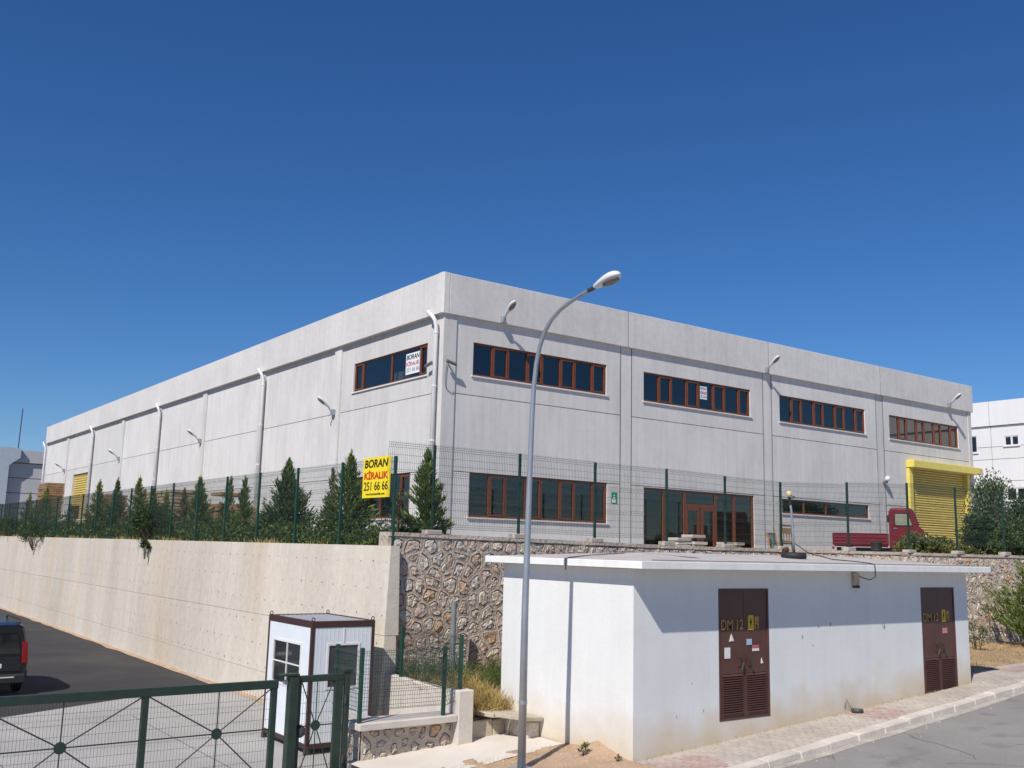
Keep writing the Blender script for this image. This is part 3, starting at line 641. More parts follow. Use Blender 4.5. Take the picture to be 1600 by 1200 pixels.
for di, (a, b, z0, z1) in enumerate(doors):
    mb = MB(); rectframe(mb, PT, a+.003, b-.003, z0+.003, z1-.003, .04, .0-.006, .06)
    dr = part('door', mb, browndoor, th); mid = (a+b)/2; zl = z0+.84
    dr['label'] = ('double steel door with louvres, papers and peeled stickers' if di == 0 else 'double steel door with louvres and one faded pink sticker')
    for u0, u1 in ((a+.045, mid-.004), (mid+.004, b-.045)):
        mb = MB(); mb.box(u0, u1, T0+.01, T0+.045, zl, z1-.045); mb.box(u0, u0+.05, T0+.01, T0+.045, z0+.05, zl); mb.box(u1-.05, u1, T0+.01, T0+.045, z0+.05, zl); mb.box(u0+.05, u1-.05, T0+.01, T0+.045, z0+.05, z0+.12)
        lf = part('door_leaf', mb, browndoor, dr)
        ns = 17; hs = (zl-(z0+.12))/ns
        lv = MB().hexa([(u0+.05,T0-.016,z0+.12),(u1-.05,T0-.016,z0+.12),(u1-.05,T0-.010,z0+.12),(u0+.05,T0-.010,z0+.12)], [(u0+.05,T0+.012,z0+.12+hs*.72),(u1-.05,T0+.012,z0+.12+hs*.72),(u1-.05,T0+.018,z0+.12+hs*.72),(u0+.05,T0+.018,z0+.12+hs*.72)]).mesh('louvre', browndoor, ORG[dr])
        for i in range(ns): link('louvre', lv, dr, (0, 0, i*hs))
        part('louvre_backing', MB().box(u0+.05, u1-.05, T0+.06, T0+.07, z0+.06, zl), darkmetal, dr)
    for s_ in (-1, 1):
        x = mid+s_*.14; z = z0+1.0
        part('handle', MB().tube([(x-.03,T0-.035,z+.16),(x-.06*s_,T0-.045,z+.05),(x+.02,T0-.035,z-.09)] if s_ < 0 else [(x-.06,T0-.035,z+.17),(x,T0-.045,z+.04),(x+.05,T0-.035,z-.10)], .016, 6), darkmetal, dr)
        part('handle_plate', MB().box(x-.035, x+.035, T0-.012, T0+.008, z-.02, z+.12), browndoor, dr)
    text_part('stencil_lettering', 'DM 12', goldpaint, dr, (a+.07, T0-.002, z0+1.66), (1,0,0), (0,0,1), width=.62, height=.19, bold=.012)
    mb = MB().prism([(a+.84,z0+1.64),(a+1.0,z0+1.64),(a+1.0,z0+1.9),(a+.98,z0+1.92),(a+.86,z0+1.92),(a+.84,z0+1.9)], 'y', T0-.001, T0+.008); part('warning_plate', mb, warnyellow, dr)
    mb = MB().prism([(a+.915,z0+1.88),(a+.93,z0+1.80),(a+.955,z0+1.81),(a+.90,z0+1.68),(a+.91,z0+1.77),(a+.885,z0+1.76)], 'y', T0-.004, T0+.0); part('warning_bolt', mb, inkblack, dr)
    mb = MB(); mb.box(a+1.03, a+1.15, T0-.001, T0+.008, z0+1.80, z0+1.89); mb.box(a+1.03, a+1.06, T0-.001, T0+.008, z0+1.66, z0+1.80); mb.box(a+1.12, a+1.15, T0-.001, T0+.008, z0+1.66, z0+1.80); mb.box(a+1.06, a+1.12, T0-.001, T0+.008, z0+1.74, z0+1.78)
    part('stencil_emblem', mb, goldpaint, dr)
    if di == 0:
        part('notice_paper', MB().box(a+.17, a+.32, T0-.001, T0+.008, z0+1.13, z0+1.33), paper, dr)
        part('peeled_sticker', MB().prism([(a+.30,z0+1.44),(a+.43,z0+1.45),(a+.36,z0+1.58)], 'y', T0-.001, T0+.008), paper, dr)
        part('blue_sticker', MB().box(a+.80, a+.94, T0-.001, T0+.008, z0+1.36, z0+1.47), bluepaper, dr)
        part('red_sticker', MB().box(a+.96, a+1.15, T0-.001, T0+.008, z0+1.29, z0+1.35), redpaper, dr); part('white_sticker', MB().box(a+.96, a+1.15, T0-.001, T0+.008, z0+1.24, z0+1.288), paper, dr)
        part('peeled_sticker', MB().prism([(a+1.20,z0+1.0),(a+1.27,z0+1.0),(a+1.22,z0+1.10)], 'y', T0-.001, T0+.008), paper, dr)
    else: part('pink_sticker', MB().box(a+.86, a+1.05, T0-.001, T0+.008, z0+1.38, z0+1.50), mat('pink_sticker_paper', (.55, .22, .22), .7, var=.2, scale=20), dr)
for (x, z, q) in ((1.55,-1.42,.018), (1.95,-1.40,.022), (1.02,-1.62,.02), (-2.2,-2.35,.012), (-2.6,-2.9,.012), (-1.9,-2.85,.015), (1.35,-1.8,.012)):   # small plugs and scars in the paint
    part('wall_plug', MB().box(x-q, x+q, T0-.003, T0+.01, z-q*1.6, z+q*1.6), agedconc, th)
#@@MID
# ------------------------------------------------------------------ welded mesh fences
def wire(mb, pts, r=.003):
    mb.tube(pts, r, 3, caps=False)
def mesh_panel_mesh(wd, ht, r=.0035, step=.05, folds=4):
    """welded wire panel in local x (width) / z (height) with V shaped folds"""
    mb = MB(); fz = [ht*(.03+.94*k/(folds-1)) for k in range(folds)]; prof = [(0, 0.)]
    for z in fz: prof += [(max(.005, z-.05), 0.), (z, -.035), (min(ht-.005, z+.05), 0.)]
    prof.append((ht+.03, 0.))
    n = round(wd/step)
    for i in range(n+1): wire(mb, [(wd*i/n, d, z) for z, d in prof], r)
    hz = sorted([z for z, d in prof[1:-1]]+[a+(b-a)*k/3 for a, b in zip([z+.05 for z in fz[:-1]], [z-.05 for z in fz[1:]]) for k in (1, 2)])
    for z in hz:
        d = -.035 if any(abs(z-q) < .01 for q in fz) else 0.
        wire(mb, [(0, d-.004, z), (wd, d-.004, z)], r*1.15)
    return mb.mesh('mesh_panel', wiremat, recalc=False)
def fence(name, label, pts, hpost, bases, hp, pw=.03, drop=.08, skip=()):
    """posts at pts, panels between them"""
    f = thing(name, label, 'fence', (pts[0][0], pts[0][1], bases[0])); cache = {}
    for i, (x, y) in enumerate(pts):
        if i in skip: continue
        mb = MB().box(x-pw, x+pw, y-pw, y+pw, bases[i]-.1, bases[i]+hpost[i]); part('post', mb, greenpost, f, bevel=.006)
    for i in range(len(pts)-1):
        a, b = pts[i], pts[i+1]; L = math.dist(a, b); key = round(L, 2)
        if key not in cache: cache[key] = mesh_panel_mesh(L-.02, hp)
        o = link('mesh_panel', cache[key], f); z = bases[i]+hpost[i]-hp-drop
        z2 = bases[i+1]+hpost[i+1]-hp-drop
        dx, dy = b[0]-a[0], b[1]-a[1]; ux, uy = dx/L, dy/L
        M = Matrix(((ux, uy, 0, 0), (uy, -ux, 0, 0), ((z2-z)/L, 0, 1, 0), (0, 0, 0, 1)))
        M = Matrix(((ux, -uy, 0, a[0]+ux*.01-ORG[f].x-uy*-.035), (uy, ux, 0, a[1]+uy*.01-ORG[f].y-ux*.035), ((z2-z)/L, 0, 1, z-ORG[f].z), (0, 0, 0, 1)))
        o.matrix_local = M
    return f
fl = [(-5.02+.14, -5.95+2.655*k) for k in range(22)]
fence('mesh_fence', 'green welded mesh fence along the top of the concrete retaining wall', fl, [2.02]*22, [-.0]*22, 1.9, drop=.03)
fr_pts = [(-5.05,-5.85)]+FS
tops = [2.36, 2.36, 2.35, 2.31, 2.32, 2.26, 2.24, 2.36, 2.45, 2.43, 2.43, 2.43]
fence('mesh_fence', 'green welded mesh fence on post blocks along the top of the stone wall', fr_pts, [t-.3 for t in tops], [.3]*12, 1.93, drop=.02, skip=(0,))

# ------------------------------------------------------------------ dwarf wall, pillar and small fence by the gate
dw = thing('dwarf_wall', 'low rubble stone wall with pale concrete coping beside the gate', 'wall', (-7.2, -9.3, -4.1))
part('core', MB().box(-7.12, -5.25, -9.13, -8.85, -4.6, -3.26), mortar, dw)
part('core', MB().box(-7.12, -6.85, -8.85, -8.3, -4.6, -3.26), mortar, dw)
part('coping', MB().prism([(-7.33,-9.43),(-5.26,-9.40),(-5.26,-8.80),(-6.75,-8.80),(-6.75,-8.25),(-7.33,-8.25)], 'z', -3.245, -3.12), lightconc, dw, bevel=.012)
DWM = lambda u, d, z: (u, -9.22+d+.03*noise.noise((u*3, z*3, 0)), z)
stonework(dw, [(-7.18, -5.25, -4.2, -3.25, .27)], DWM, .04, .04, 60, bulge=.06)
DWL = lambda u, d, z: (-7.20+d, u, z)
stonework(dw, [(-9.2, -8.3, -4.2, -3.25, .28)], DWL, .055, .045, 30, bulge=.05)
ret = thing('low_retaining_wall', 'low pale concrete wall holding back the weedy bank behind the guard hut', 'wall', (-5.0, -7.6, YZ))
mb = MB().hexa([(-5.05,-9.0,YZ-.2),(-4.83,-9.0,YZ-.2),(-4.83,-6.13,YZ-.2),(-5.05,-6.13,YZ-.2)], [(-5.0,-9.0,-2.78),(-4.83,-9.0,-2.78),(-4.83,-6.13,-2.74),(-5.0,-6.13,-2.74)]); part('wall', mb, lightconc, ret, bevel=.02)
pl = single('concrete_pillar', MB().box(-5.25, -4.91, -9.42, -9.06, -3.9, -2.68), lightconc, 'square pale concrete pillar at the end of the dwarf wall', 'pillar', (-5.08, -9.24, -3.6), bevel=.015)
bl = thing('block_edging', 'low edging of aged concrete blocks between pillar and slab covers', 'edging', (-4.5, -9.2, -3.7))
for a, b in ((-4.90,-4.28), (-4.272,-3.98)):
    part('block', MB().hexa([(a,-9.2,-3.95),(b,-9.2,-3.95),(b,-8.9,-3.95),(a,-8.9,-3.95)], [(a,-9.17,-3.32),(b,-9.17,-3.29),(b,-8.9,-3.29),(a,-8.9,-3.32)]), agedconc, bl, bevel=.02)
fp = [(-7.29,-9.32), (-5.52,-9.30)]
f2 = fence('mesh_fence', 'short green mesh fence standing on the dwarf wall coping', [(-7.29,-8.35)]+fp+[(-5.1,-9.22),(-4.93,-6.66)], [1.28,1.30,1.27,1.04,1.03], [-3.12,-3.12,-3.12,-2.70,-2.76], 1.03, pw=.033, drop=.06)
# slab covers over a stone lined pit
pit = single('pit_lining', MB().box(-3.98, -3.665, -9.9, -8.9, -3.9, -3.27), stones_m[0], 'grey stone lining under the tilted slab covers', 'stonework', (-3.8, -9.4, -3.6), bevel=.03)
for k, (pts, lab) in enumerate((([(-4.62,-8.72),(-3.68,-8.62),(-3.68,-9.30),(-4.45,-9.42)], 'rear concrete slab cover against the white transformer wall'), ([(-4.43,-9.45),(-3.68,-9.33),(-3.68,-10.02),(-4.20,-10.10)], 'front concrete slab cover tilted over the pit by the street lamp'))):
    mb = MB().hexa([(x,y,-3.285+(.05 if x < -4 else 0)+.02*k) for x,y in pts], [(x,y,-3.205+(.05 if x < -4 else 0)+.02*k) for x,y in pts])
    single('slab_cover', mb, agedconc, lab, 'slab', (-4.0, -9+-.6*k, -3.29), bevel=.012)
vp = single('vent_pipe', MB().tube([(-3.48,-6.42,-3.1),(-3.48,-6.42,-1.22)], .062, 12), mat('grey_pipe', (.19,.22,.23), .5, var=.08), 'grey vertical vent pipe in front of the stone wall', 'pipe', (-3.48,-6.42,-3.0), smooth=False)

# ------------------------------------------------------------------ gates
def star_panel(root, x0, x1, z0, z1, y, cx, cz, r):
    """diagonal bars meeting at a disc, in front of welded mesh"""
    for ex, ez in ((x0,z0),(x0,z1),(x1,z0),(x1,z1),(cx,z0),(cx,z1),(x0,cz),(x1,cz)):
        d = Vector((ex-cx, 0, ez-cz)); n = d.normalized()
        part('bar', MB().tube([(cx+n.x*r*.8, y, cz+n.z*r*.8), (ex, y, ez)], .011, 6), greengate, root)
    part('disc', MB().tube([(cx,y-.012,cz),(cx,y+.012,cz)], r, 20), greengate, root)
    mb = MB(); yb = y+.03
    k = round((x1-x0)/.05)
    for i in range(k+1): wire(mb, [(x0+(x1-x0)*i/k, yb, z0), (x0+(x1-x0)*i/k, yb, z1)], .0024)
    k = round((z1-z0)/.17)
    for i in range(k+1): wire(mb, [(x0, yb-.004, z0+(z1-z0)*i/k), (x1, yb-.004, z0+(z1-z0)*i/k)], .0028)
    o = part('mesh_infill', mb, wiremat, root, recalc=False); o['kind'] = 'stuff'
GY, GB, GT = -9.3, -3.92, -2.29
sg = thing('sliding_gate', 'wide dark green sliding gate with star braced mesh panels', 'gate', (-11, GY, -4.1))
part('top_rail', MB().box(-15.9, -8.86, GY-.045, GY+.045, GT-.135, GT), greengate, sg, bevel=.006)
part('bottom_rail', MB().box(-15.9, -8.86, GY-.045, GY+.045, GB-.1, GB), greengate, sg, bevel=.006)
for x in (-15.86, -13.44, -11.045, -8.92): part('upright', MB().box(x-.05, x+.05, GY-.04, GY+.04, GB, GT-.135), greengate, sg, bevel=.006)
for x0, x1, cx in ((-15.8,-13.5,-14.65), (-13.38,-11.1,-12.24), (-10.99,-8.98,-9.87)): star_panel(sg, x0, x1, GB, GT-.14, GY-.01, cx, -3.08, .088)
gp = thing('gate_post', 'tall green steel gate post with latch box between the two gates', 'post', (-8.56, GY, -4.1))
part('post', MB().box(-8.69, -8.53, GY-.14, GY+.02, -4.1, -2.225), greengate, gp, bevel=.008); part('cap_bracket', MB().box(-8.86, -8.53, GY-.15, GY+.03, -2.222, -2.19), greengate, gp, bevel=.005)
part('roller', MB().tube([(-8.75,GY-.09,-2.33),(-8.75,GY-.03,-2.33)], .04, 10), galv, gp); part('latch_box', MB().lathe((-8.42,GY-.02,-3.16), [(.04,-.10),(.085,-.06),(.095,0),(.085,.06),(.04,.10)], 12), darkmetal, gp)
wg = thing('pedestrian_gate', 'narrow dark green pedestrian gate leaf with star bracing and disc', 'gate', (-8.1, GY, -4.1))
part('top_rail', MB().box(-8.49, -7.64, GY-.04, GY+.04, GT-.06, GT+.045), greengate, wg, bevel=.006); part('bottom_rail', MB().box(-8.49, -7.64, GY-.04, GY+.04, GB-.1, GB), greengate, wg, bevel=.006)
for x in (-8.46, -7.73): part('upright', MB().box(x-.03 if x < -8 else x-.07, x+.03 if x < -8 else x+.09, GY-.035, GY+.035, GB, GT-.06), greengate, wg, bevel=.006)
star_panel(wg, -8.42, -7.82, GB, GT-.07, GY-.01, -8.13, -3.085, .085)
gp2 = thing('gate_post', 'slim green hinge post beside the dwarf wall', 'post', (-7.55, GY, -4.1))
part('post', MB().box(-7.595, -7.505, GY-.03, GY+.06, -4.1, -2.22), greengate, gp2, bevel=.006); part('cap_bracket', MB().box(-7.66, -7.47, GY-.05, GY+.07, -2.218, -2.17), greengate, gp2, bevel=.006)
part('hinge', MB().tube([(-7.60,GY-.05,-2.75),(-7.60,GY-.05,-2.62)], .022, 8), darkmetal, gp2); part('hinge', MB().tube([(-7.60,GY-.05,-3.75),(-7.60,GY-.05,-3.62)], .022, 8), darkmetal, gp2)

# ------------------------------------------------------------------ guard hut
HX0, HX1, HY0, HY1, HZ0, HZ1 = -7.06, -5.62, -6.69, -4.46, -4.04, -1.555
hut = thing('guard_hut', 'small white panel guard hut with brown steel frame beside the concrete wall', 'hut', (-6.3, -5.6, YZ))
fm = MB(); e = .075
for x in (HX0, HX1-e):
    for y in (HY0, HY1-e): part('corner_post', MB().box(x, x+e, y, y+e, HZ0+.1, HZ1-.13), hutbrown, hut, bevel=.006)
for z0, z1, nm in ((HZ0, HZ0+.1, 'floor_beam'), (HZ1-.13, HZ1, 'roof_beam')):
    part(nm, MB().box(HX0, HX1, HY0, HY0+e, z0, z1), hutbrown, hut, bevel=.006); part(nm, MB().box(HX0, HX1, HY1-e, HY1, z0, z1), hutbrown, hut, bevel=.006)
    part(nm, MB().box(HX0, HX0+e, HY0+e, HY1-e, z0, z1), hutbrown, hut, bevel=.006); part(nm, MB().box(HX1-e, HX1, HY0+e, HY1-e, z0, z1), hutbrown, hut, bevel=.006)
PHF = lambda u, d, z: (u, HY0+.012+d, z); PHL = lambda u, d, z: (HX0+.012+d, u, z)
def ribbed(P, u0, u1, hole):
    mb = MB(); us = sorted({u0, u1, hole[0], hole[1]}); zs = sorted({HZ0+.1, HZ1-.13, hole[2], hole[3]})
    cells(mb, us, zs, lambda a, b: not (hole[0] < a < hole[1] and hole[2] < b < hole[3]), P, .05); return mb
hw = (-6.67, -5.98, -2.88, -2.03); part('wall_panel', ribbed(PHF, HX0+e, HX1-e, hw), hutwhite, hut)
hl = (-6.20, -4.80, -2.92, -2.05); part('wall_panel', ribbed(PHL, HY0+e, HY1-e, hl), hutwhite, hut)
part('wall_panel', ribbed(lambda u, d, z: (HX1-.012-d, u, z), HY0+e, HY1-e, (-6.20,-4.80,-2.95,-2.0)), hutwhite, hut); part('wall_panel', MB().box(HX0+e, HX1-e, HY1-.06, HY1-.012, HZ0+.1, HZ1-.13), hutwhite, hut)
part('floor', MB().box(HX0+e, HX1-e, HY0+e, HY1-e, HZ0+.02, HZ0+.08), darkroom, hut)
def ribs(P, us, hole, zr):
    for x in us:
        for z0, z1 in ([(zr[0], zr[1])] if not (hole[0]-.03 < x < hole[1]+.03) else [(zr[0], hole[2]-.05), (hole[3]+.05, zr[1])]):
            part('panel_rib', boxP(MB(), P, x-.012, x+.012, -.0025, -.0005, z0, z1), hutwhite, hut)
ribs(PHF, [HX0+e+.05+i*.093 for i in range(14)], hw, (HZ0+.11, HZ1-.14))
part('cover_strip', boxP(MB(), PHF, -6.345, -6.315, -.012, -.001, -1.98, HZ1-.135), sillstone, hut)
hg = glass('hut_glass', (.85, .87, .85), .03)
for P, hle, cross in ((PHF, hw, False), (PHL, hl, True)):
    mb = MB(); rectframe(mb, P, hle[0]-.03, hle[1]+.03, hle[2]-.03, hle[3]+.03, .045, -.014, .03); wn = part('window', mb, sillstone, hut)
    part('pane', boxP(MB(), P, hle[0]+.016, hle[1]-.016, .006, .011, hle[2]+.016, hle[3]-.016), hg if cross else mat('hut_dark_pane', (.045, .05, .052), .15, var=.1), wn)
    if cross:
        m_ = (hle[0]+hle[1])/2; zc = (hle[2]+hle[3])/2
        part('glazing_bar', boxP(MB(), P, m_-.013, m_+.013, -.008, .024, hle[2]+.016, hle[3]-.016), sillstone, wn)
        for a, b in ((hle[0]+.016, m_-.021), (m_+.021, hle[1]-.016)): part('glazing_bar', boxP(MB(), P, a, b, -.008, .024, zc-.012, zc+.012), sillstone, wn)
rs = MB(); n = 12
for i in range(n):
    x0 = HX0+e+(HX1-HX0-2*e)*i/n; x1 = HX0+e+(HX1-HX0-2*e)*(i+1)/n; q = (x1-x0)
    prof = [(x0, HZ1-.05), (x0+q*.3, HZ1-.05), (x0+q*.42, HZ1-.012), (x0+q*.75, HZ1-.012), (x0+q*.87, HZ1-.05), (x1, HZ1-.05)]
    for a, b in zip(prof[:-1], prof[1:]): rs.add([(a[0],HY0+e,a[1]),(b[0],HY0+e,b[1]),(b[0],HY1-e,b[1]),(a[0],HY1-e,a[1])], [(0,1,2,3)])
part('roof_sheet', rs, hutroofm, hut)
for x in (HX0+.04, HX1-.04):
    for y in (HY0+.04, HY1-.04):
        part('lifting_eye', MB().tube([(x+.035*math.cos(a), y, HZ1+.035+.035*math.sin(a)) for a in [2*PI*k/10-PI/2 for k in range(11)]], .010, 6), hutbrown, hut)
        part('foot', MB().box(x-.05, x+.05, y-.05 if y > -5.6 else y-.03, y+.05, YZ, HZ0), darkmetal, hut)

# ------------------------------------------------------------------ street lamp
sl = thing('street_lamp', 'tall galvanised street lamp with curved arm in front of the transformer house', 'street lamp', (-5.35, -11.56, -3.68))
path = [(-5.35,-11.555,-3.75),(-5.35,-11.56,-1.0),(-5.35,-11.60,.8),(-5.35,-11.645,2.4)]; rad = [.074, .062, .052, .046]
for t, z in ((-11.68,2.9),(-11.735,3.3),(-11.83,3.6),(-11.97,3.85),(-12.16,4.04),(-12.39,4.17),(-12.65,4.255),(-12.91,4.32),(-13.15,4.365),(-13.33,4.395)): path.append((-5.35,t,z)); rad.append(.044-.0013*(len(path)-4))
part('pole', MB().tube(path, rad, 14), galv, sl, smooth=True)
part('base_plate', MB().box(-5.53, -5.17, -11.74, -11.38, -3.75, -3.66), galv, sl, bevel=.01)
part('pole_collar', MB().tube([(-5.35,-11.558,-2.62),(-5.35,-11.56,-2.56)], .074, 14), galv, sl)
def luminaire(root, base, direction, L, wd, ht):
    """cobra head: shell loft, flat lens below; base = spigot end"""
    d = Vector(direction).normalized(); side = d.cross(Vector((0,0,1))).normalized(); up = side.cross(d); b = Vector(base)
    st = [(0,.18,.35),(.08,.36,.55),(.25,.62,.75),(.5,.9,.95),(.7,1,1),(.86,.88,.85),(.96,.55,.55),(1,.2,.25)]; n = 12
    def shell(z0, z1, lens=False):
        mb = MB()
        for (k, fw, fh) in st:
            for i in range(n):
                a = 2*PI*i/n; sx, sz = math.cos(a), math.sin(a); h = (ht*.62 if sz > 0 else ht*.38)*fh
                mb.v.append(tuple(b+d*(L*k)+side*(sx*wd/2*fw)+up*(sz*h)))
        for j in range(len(st)-1):
            for i in range(n): mb.f.append((j*n+i, j*n+(i+1)%n, (j+1)*n+(i+1)%n, (j+1)*n+i)); mb.mi.append(0)
        mb.f.append(tuple(range(n))); mb.f.append(tuple((len(st)-1)*n+i for i in range(n))); mb.mi += [0, 0]; return mb
    part('lamp_head', shell(0, 1), lampwhite, root, smooth=True)
    mb = MB(); m_ = 16
    ring = lambda fr, dz: [tuple(b+d*(L*(.66+.28*fr*math.cos(2*PI*i/m_)))+side*(wd*.38*fr*math.sin(2*PI*i/m_))-up*(ht*dz)) for i in range(m_)]
    mb.v += ring(1, .30)+ring(1, .42)+ring(.6, .52); mb.f += [(j*m_+i, j*m_+(i+1)%m_, (j+1)*m_+(i+1)%m_, (j+1)*m_+i) for j in range(2) for i in range(m_)]+[tuple(2*m_+i for i in range(m_))]; mb.mi += [0]*(2*m_+1)
    part('lens', mb, lampgrey, root, smooth=True)
luminaire(sl, (-5.35,-13.28,4.388), (0,-1,.17), .66, .25, .17)
part('head_clamp', MB().tube([(-5.35,-13.15,4.366),(-5.35,-13.36,4.402)], .038, 10), darkmetal, sl)

# ------------------------------------------------------------------ lamps and cameras on the factory
def wall_lamp(base, out, lab):
    """bracket from the facade, head tilted up; out = horizontal outward direction"""
    r = thing('wall_lamp', lab, 'lamp', base, 'lamps on the factory facade'); b = Vector(base); o_ = Vector(out)
    part('wall_plate', MB().box(b.x-.07, b.x+.07, b.y-.07, b.y+.07, b.z-.12, b.z+.10), galv, r, bevel=.01)
    p1 = b+o_*.07+Vector((0,0,.02)); p2 = b+o_*.17+Vector((0,0,.13))
    part('bracket_arm', MB().tube([b, p1, p2], .022, 8), galv, r)
    luminaire(r, p2-o_*.03, o_+Vector((0,0,.75)), .62, .24, .13); return r
for s, lab in ((2.12, 'parapet lamp nearest the factory corner above the first upper window'), (15.2, 'parapet lamp above the second column of the entrance facade'), (28.6, 'parapet lamp above the yellow roller shutter')):
    wall_lamp((s, -OR-.07, ZP+.12), (0,-1,0), lab)
wall_lamp((W+.17, 2.2, ZP+.35), (1,0,0), 'parapet lamp on the far end wall, only its tip showing at the corner')
for k, lab in ((1, 'lamp on the first column left of the corner, long facade'), (3, 'lamp on the third column of the long facade'), (5, 'lamp on the fifth column of the long facade'), (7, 'farthest lamp on the long facade, beside the yellow side shutter')):
    wall_lamp((-.14, k*LY+.05, 4.80), (-1,0,0), lab)
def cctv(base, out, along, lab):
    r = thing('security_camera', lab, 'camera', base); b = Vector(base); o_ = Vector(out); a = Vector(along)
    part('bracket', MB().tube([b, b+o_*.14], .03, 8), galv, r); part('housing', MB().tube([b+o_*.16-a*.14+Vector((0,0,.03)), b+o_*.16+a*.22-Vector((0,0,.05))], .052, 10), lampgrey, r)
cctv((.12, -.06, 5.66), (0,-1,0), (1,0,0), 'small bullet camera on the corner column, entrance side'); cctv((-.03, .52, 5.66), (-1,0,0), (0,1,0), 'small bullet camera beside the downpipe, long side')
single('loose_cable', MB().tube([(.10,-.06,5.6),(.06,-.07,5.3),(.05,-.07,5.05),(.10,-.065,4.85),(.30,-.06,4.72),(.40,-.055,4.78)], .008, 5), darkmetal, 'thin loose cable hanging below the corner camera', 'cable', (.1,-.06,5.2))
dc = thing('dome_camera', 'white dome camera on the wall left of the yellow shutter', 'camera', (23.2, -.03, 3.5))
part('bracket', MB().tube([(23.2,-.02,3.32),(23.2,-.2,3.34)], .07, 10), lampgrey, dc); part('dome', MB().lathe((23.2,-.22,3.38), [(.04,-.02),(.11,.02),(.12,.09),(.095,.17),(.04,.205)], 14), lampwhite, dc, smooth=True)

# ------------------------------------------------------------------ signs
def letters(root, ink, lines, org, right, wd):
    o = Vector(org); r = Vector(right)
    for body, m_, x, z, w_, h_, sh, bo in lines: text_part('lettering', body, m_, root, o+r*(x*wd)+Vector((0,0,z)), right, (0,0,1), width=w_*wd, height=h_, shear=sh, bold=bo)
ys = thing('rental_sign', 'yellow rental board with black and red lettering on the corner fence post', 'sign', (-5.0, -4.62, 1.09))
part('board', MB().box(-4.99, -4.975, -5.90, -4.60, 1.09, 2.03), signyellow, ys)
letters(ys, None, [('BORAN', inkblack, .06, .70, .86, .19, .12, .022), ('KİRALIK', inkred, .06, .43, .88, .22, 0, .03), ('251 66 66', inkblack, .06, .17, .88, .20, 0, .006), ('www.boranemlak.com', inkblack, .14, .06, .7, .055, 0, 0)], (-4.993, -4.60, 1.09), (0,-1,0), 1.30)
ws = thing('window_poster', 'white rental poster inside the long facade upper window', 'poster', (.072, 2.42, 5.6))
part('sheet', MB().box(.070, .074, 1.52, 2.44, 5.58, 6.28), signwhite, ws)
letters(ws, None, [('BORAN', inkblack, .06, .49, .88, .16, .1, .02), ('KİRALIK', inkpink, .04, .28, .92, .17, 0, .02), ('251 66 66', mat('ink_grey', (.2,.24,.27), .6), .06, .08, .88, .14, 0, .004)], (.069, 2.44, 5.58), (0,-1,0), .92)
ws = thing('window_poster', 'small white rental poster inside the second upper window of the entrance facade', 'poster', (11.6, .07, 5.8))
part('sheet', MB().box(11.58, 11.96, .070, .074, 5.80, 6.30), signwhite, ws)
letters(ws, None, [('BORAN', mat('ink_grey', (.2,.24,.27), .6), .06, .37, .88, .09, .1, .01), ('KİRALIK', inkpink, .05, .20, .9, .13, 0, .02), ('251 66 66', mat('ink_grey', (.2,.24,.27), .6), .06, .06, .88, .09, 0, 0)], (11.58, .069, 5.80), (1,0,0), .38)
es = thing('evacuation_sign', 'small green and white assembly point sign on the facade beside the entrance', 'sign', (7.15, 0, 1.65))
part('plate', MB().box(7.03, 7.29, -.012, -.001, 1.63, 2.02), evacgreen, es)
mb = MB(); mb.lathe((7.16, -.016, 1.90), [(.001,-.03),(.025,0),(.001,.03)], 8); mb.box(7.125, 7.195, -.018, -.013, 1.79, 1.86); mb.box(7.07, 7.11, -.018, -.013, 1.66, 1.78); mb.box(7.13, 7.22, -.018, -.013, 1.66, 1.77); part('pictogram', mb, signwhite, es)

# ------------------------------------------------------------------ things on and by the transformer house
bs = thing('beacon_stand', 'yellow beacon on a bent pole in a black rubber base on the transformer roof', 'beacon', (2.15, -11.45, -.09))
part('rubber_base', MB().lathe((2.15,-11.45,-.085), [(.18,0),(.26,.02),(.28,.08),(.26,.14),(.18,.165),(.08,.165)], 22), black, bs, smooth=True)
part('pole', MB().tube([(2.16,-11.45,.05),(2.14,-11.45,.5),(2.10,-11.45,1.0),(2.05,-11.45,1.27)], [.034,.030,.027,.022], 10), galv, bs, smooth=True)
part('grip', MB().tube([(2.075,-11.45,1.12),(2.04,-11.45,1.28)], .034, 8), black, bs)
part('cable_loop', MB().tube([(2.05+.09+.07*math.cos(a), -11.45-.03*math.cos(a), 1.29+.022*math.sin(a)) for a in [2*PI*k/12 for k in range(13)]], .009, 6), black, bs)
part('beacon', MB().lathe((2.04,-11.45,1.30), [(.055,0),(.058,.05),(.055,.105),(.03,.12)], 14), mat('beacon_lens', (.58, .48, .22), .4), bs, smooth=True)
part('counterweight', MB().tube([(2.0,-11.3,.1),(2.12,-11.3,.14)], .06, 7), mat('rusty_iron', (.09,.035,.02), .9, var=.3, scale=12), bs)
part('paper', MB().box(2.2, 2.36, -11.66, -11.5, .082, .086), paper, bs)
cb = single('power_cable', MB().tube([(2.17,-11.45,.28),(2.5,-11.6,.06),(2.95,-11.9,-.06),(3.2,-12.3,-.09),(3.05,-12.75,-.12),(2.86,-12.99,-.14),(2.83,-13.02,-.24),(2.90,-12.97,-.40),(2.96,-12.8,-.47),(2.90,-12.62,-.42),(2.85,-12.56,-.36)], .010, 6), black, 'black cable from the beacon over the roof edge to the wall lamp', 'cable', (2.5,-11.6,.1), smooth=True)
wl_ = thing('bulkhead_light', 'grimy wall light hanging under the transformer roof edge', 'lamp', (2.81, -12.5, -.66))
